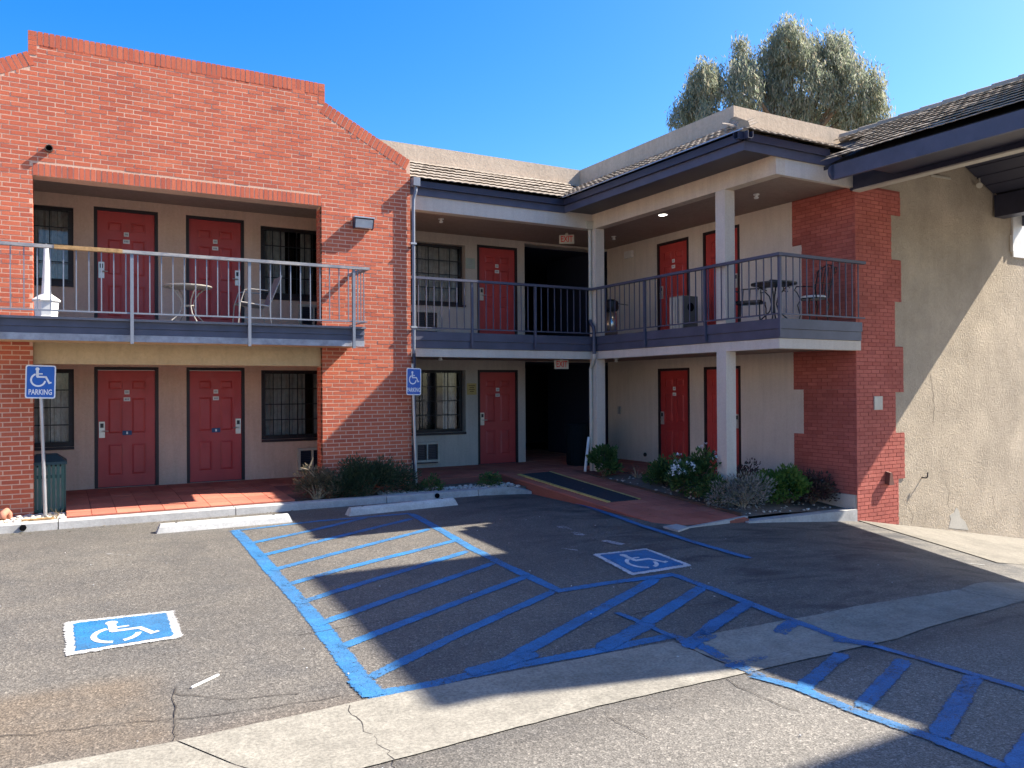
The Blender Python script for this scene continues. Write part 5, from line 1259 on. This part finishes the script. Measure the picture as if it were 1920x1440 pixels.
shrub('grey_green_shrub', (9.50,9.90,-.1), (.36,.32,.42), 1500, .05, .02, lf_green, 'small green shrub mixed into the edge of the grey shrub', 'shrub', 18, 8)
shrub('red_shrub', (10.45,10.15,-.06), (.34,.3,.60), 1600, .055, .026, lf_red, 'dark red-leaved shrub behind the grey shrub near the column', 'shrub', 22, 8)
shrub('bright_shrub', (10.66,9.52,-.12), (.48,.40,.60), 3000, .075, .042, lf_bright, 'bright green dense shrub by the white bed kerb', 'shrub', 46, 9, .5, None, None, .28)
shrub('plum_shrub', (11.22,9.42,-.16), (.38,.32,.54), 2600, .06, .026, lf_red, 'dark plum-brown shrub against the base of the painted brick', 'shrub', 26, 12)
shrub('edge_weed', (.0,12.95,.02), (.12,.05,.14), 60, .06, .006, lf_dry, 'dry grass tuft at the corner of the tiled porch', 'weed', 8, 4, .9, m_dry)

mb = MB()
for _ in range(420):
    k = random.random()
    if k < .4: x, y = random.uniform(-1.5, 7.4), 12.57-abs(random.gauss(0, .10)); z = gz(x, y)+.008
    elif k < .7: x, y = random.uniform(9.25, 11.5), random.uniform(9.1, 12.9); z = bz(x, y)+.03
    elif k < .85: x, y = random.uniform(3.4, 7.4), random.uniform(12.87, 13.4); z = .015
    else: x, y = random.uniform(7.7, 9.1), random.uniform(9.0, 13.5); z = pz(y)+.012
    a = random.uniform(0, 6.28); leaf(mb, Vector((x, y, z)), Vector((math.cos(a), math.sin(a), random.uniform(-.1,.25))), random.uniform(.03,.065), random.uniform(.012,.024), random.uniform(-.4,.4))
o = mb.build('fallen_leaves', lf_dry); o['kind'] = 'stuff'; o['label'] = 'dry fallen leaves along the kerb and in the beds'; o['category'] = 'leaves'
# eucalyptus behind the roof
D = 33.0; mpp = D/F_PX
tr = thing('eucalyptus_tree', atD(1490, 728, D)*1.0, 'tall eucalyptus with drooping grey-green leaves behind the motel roof', 'tree')
base = atD(1490, 728, D); base.z = -.5
lobes = [((1505,165),(80,78),6.5,1.0),((1478,78),(34,42),2.2,1.1),((1548,108),(42,48),2.6,1.0),((1445,130),(32,60),2.2,1.0),((1393,165),(30,58),2.4,1.0),((1390,105),(18,34),.9,1.0),((1600,170),(38,62),3.0,1.0),((1638,205),(22,48),1.3,1.0),
         ((1500,235),(105,45),4.2,1.0),((1318,160),(27,44),2.0,1.0),((1300,200),(26,40),1.5,1.0),((1272,212),(13,22),.45,.9),((1345,150),(13,28),.55,.8),((1605,235),(45,40),1.6,1.0),((1325,225),(24,26),.8,1.0),((1640,150),(14,30),.5,.8),((1580,85),(18,28),.5,.8)]
lf_euc = leaf_mat('eucalyptus_leaves', [(.18,.215,.145), (.29,.325,.22), (.24,.275,.18), (.41,.39,.28), (.22,.265,.195), (.46,.38,.27)], .55, .5)
mb = MB(); limb = MB()
trunk_top = atD(1490, 230, D)
for (u, v), (ru, rv), wgt, dens in lobes:
    c = atD(u, v, D+random.uniform(-1.2, 1.2)); rx, rz_ = ru*mpp, rv*mpp; ry = min(rx*1.1, 2.4)
    nsp = int(46*wgt)
    for _ in range(nsp):
        d_ = rand_dir(); f = random.uniform(.55, 1.0); sp = c + _Rt*d_.x*rx*f + _F*d_.y*ry*f + Z_*d_.z*rz_*f
        L_ = random.uniform(.5, 1.05); lean = Vector((random.uniform(-.25,.25), random.uniform(-.25,.25), -1)) + Vector((d_.x*.35, d_.y*.35, 0))
        for _ in range(int(40*dens)):
            tpos = random.random(); wid = .21*(.5+.6*math.sin(math.pi*min(1, tpos+.15)))
            p = sp + lean*L_*(tpos-.35) + Vector((random.gauss(0, wid*.6), random.gauss(0, wid*.6), random.gauss(0, .10)))
            dd = Vector((random.gauss(0,.42), random.gauss(0,.42), -1.0 if random.random() < .82 else .5)); leaf(mb, p, dd, random.uniform(.16,.30), random.uniform(.030,.055), random.uniform(0,3.1))
    m_ = trunk_top.lerp(c, .45)-Z_*.5; limb.tube([trunk_top-Z_*1.5, m_, c+Z_*rz_*.4], [.16,.10,.03], 6)
mb.build('crown', lf_euc, tr, pivot=base)
t2 = MB(); t2.tube([base, base.lerp(trunk_top-Z_*1.5, .5)+Vector((.2,0,0)), trunk_top-Z_*1.4], [.42,.32,.24], 10); t2.build('trunk', m_twig, tr); limb.build('limbs', m_twig, tr)
for e in (doorL, doorR):
    for ch in list(e.children): bpy.data.objects.remove(ch)
    bpy.data.objects.remove(e)
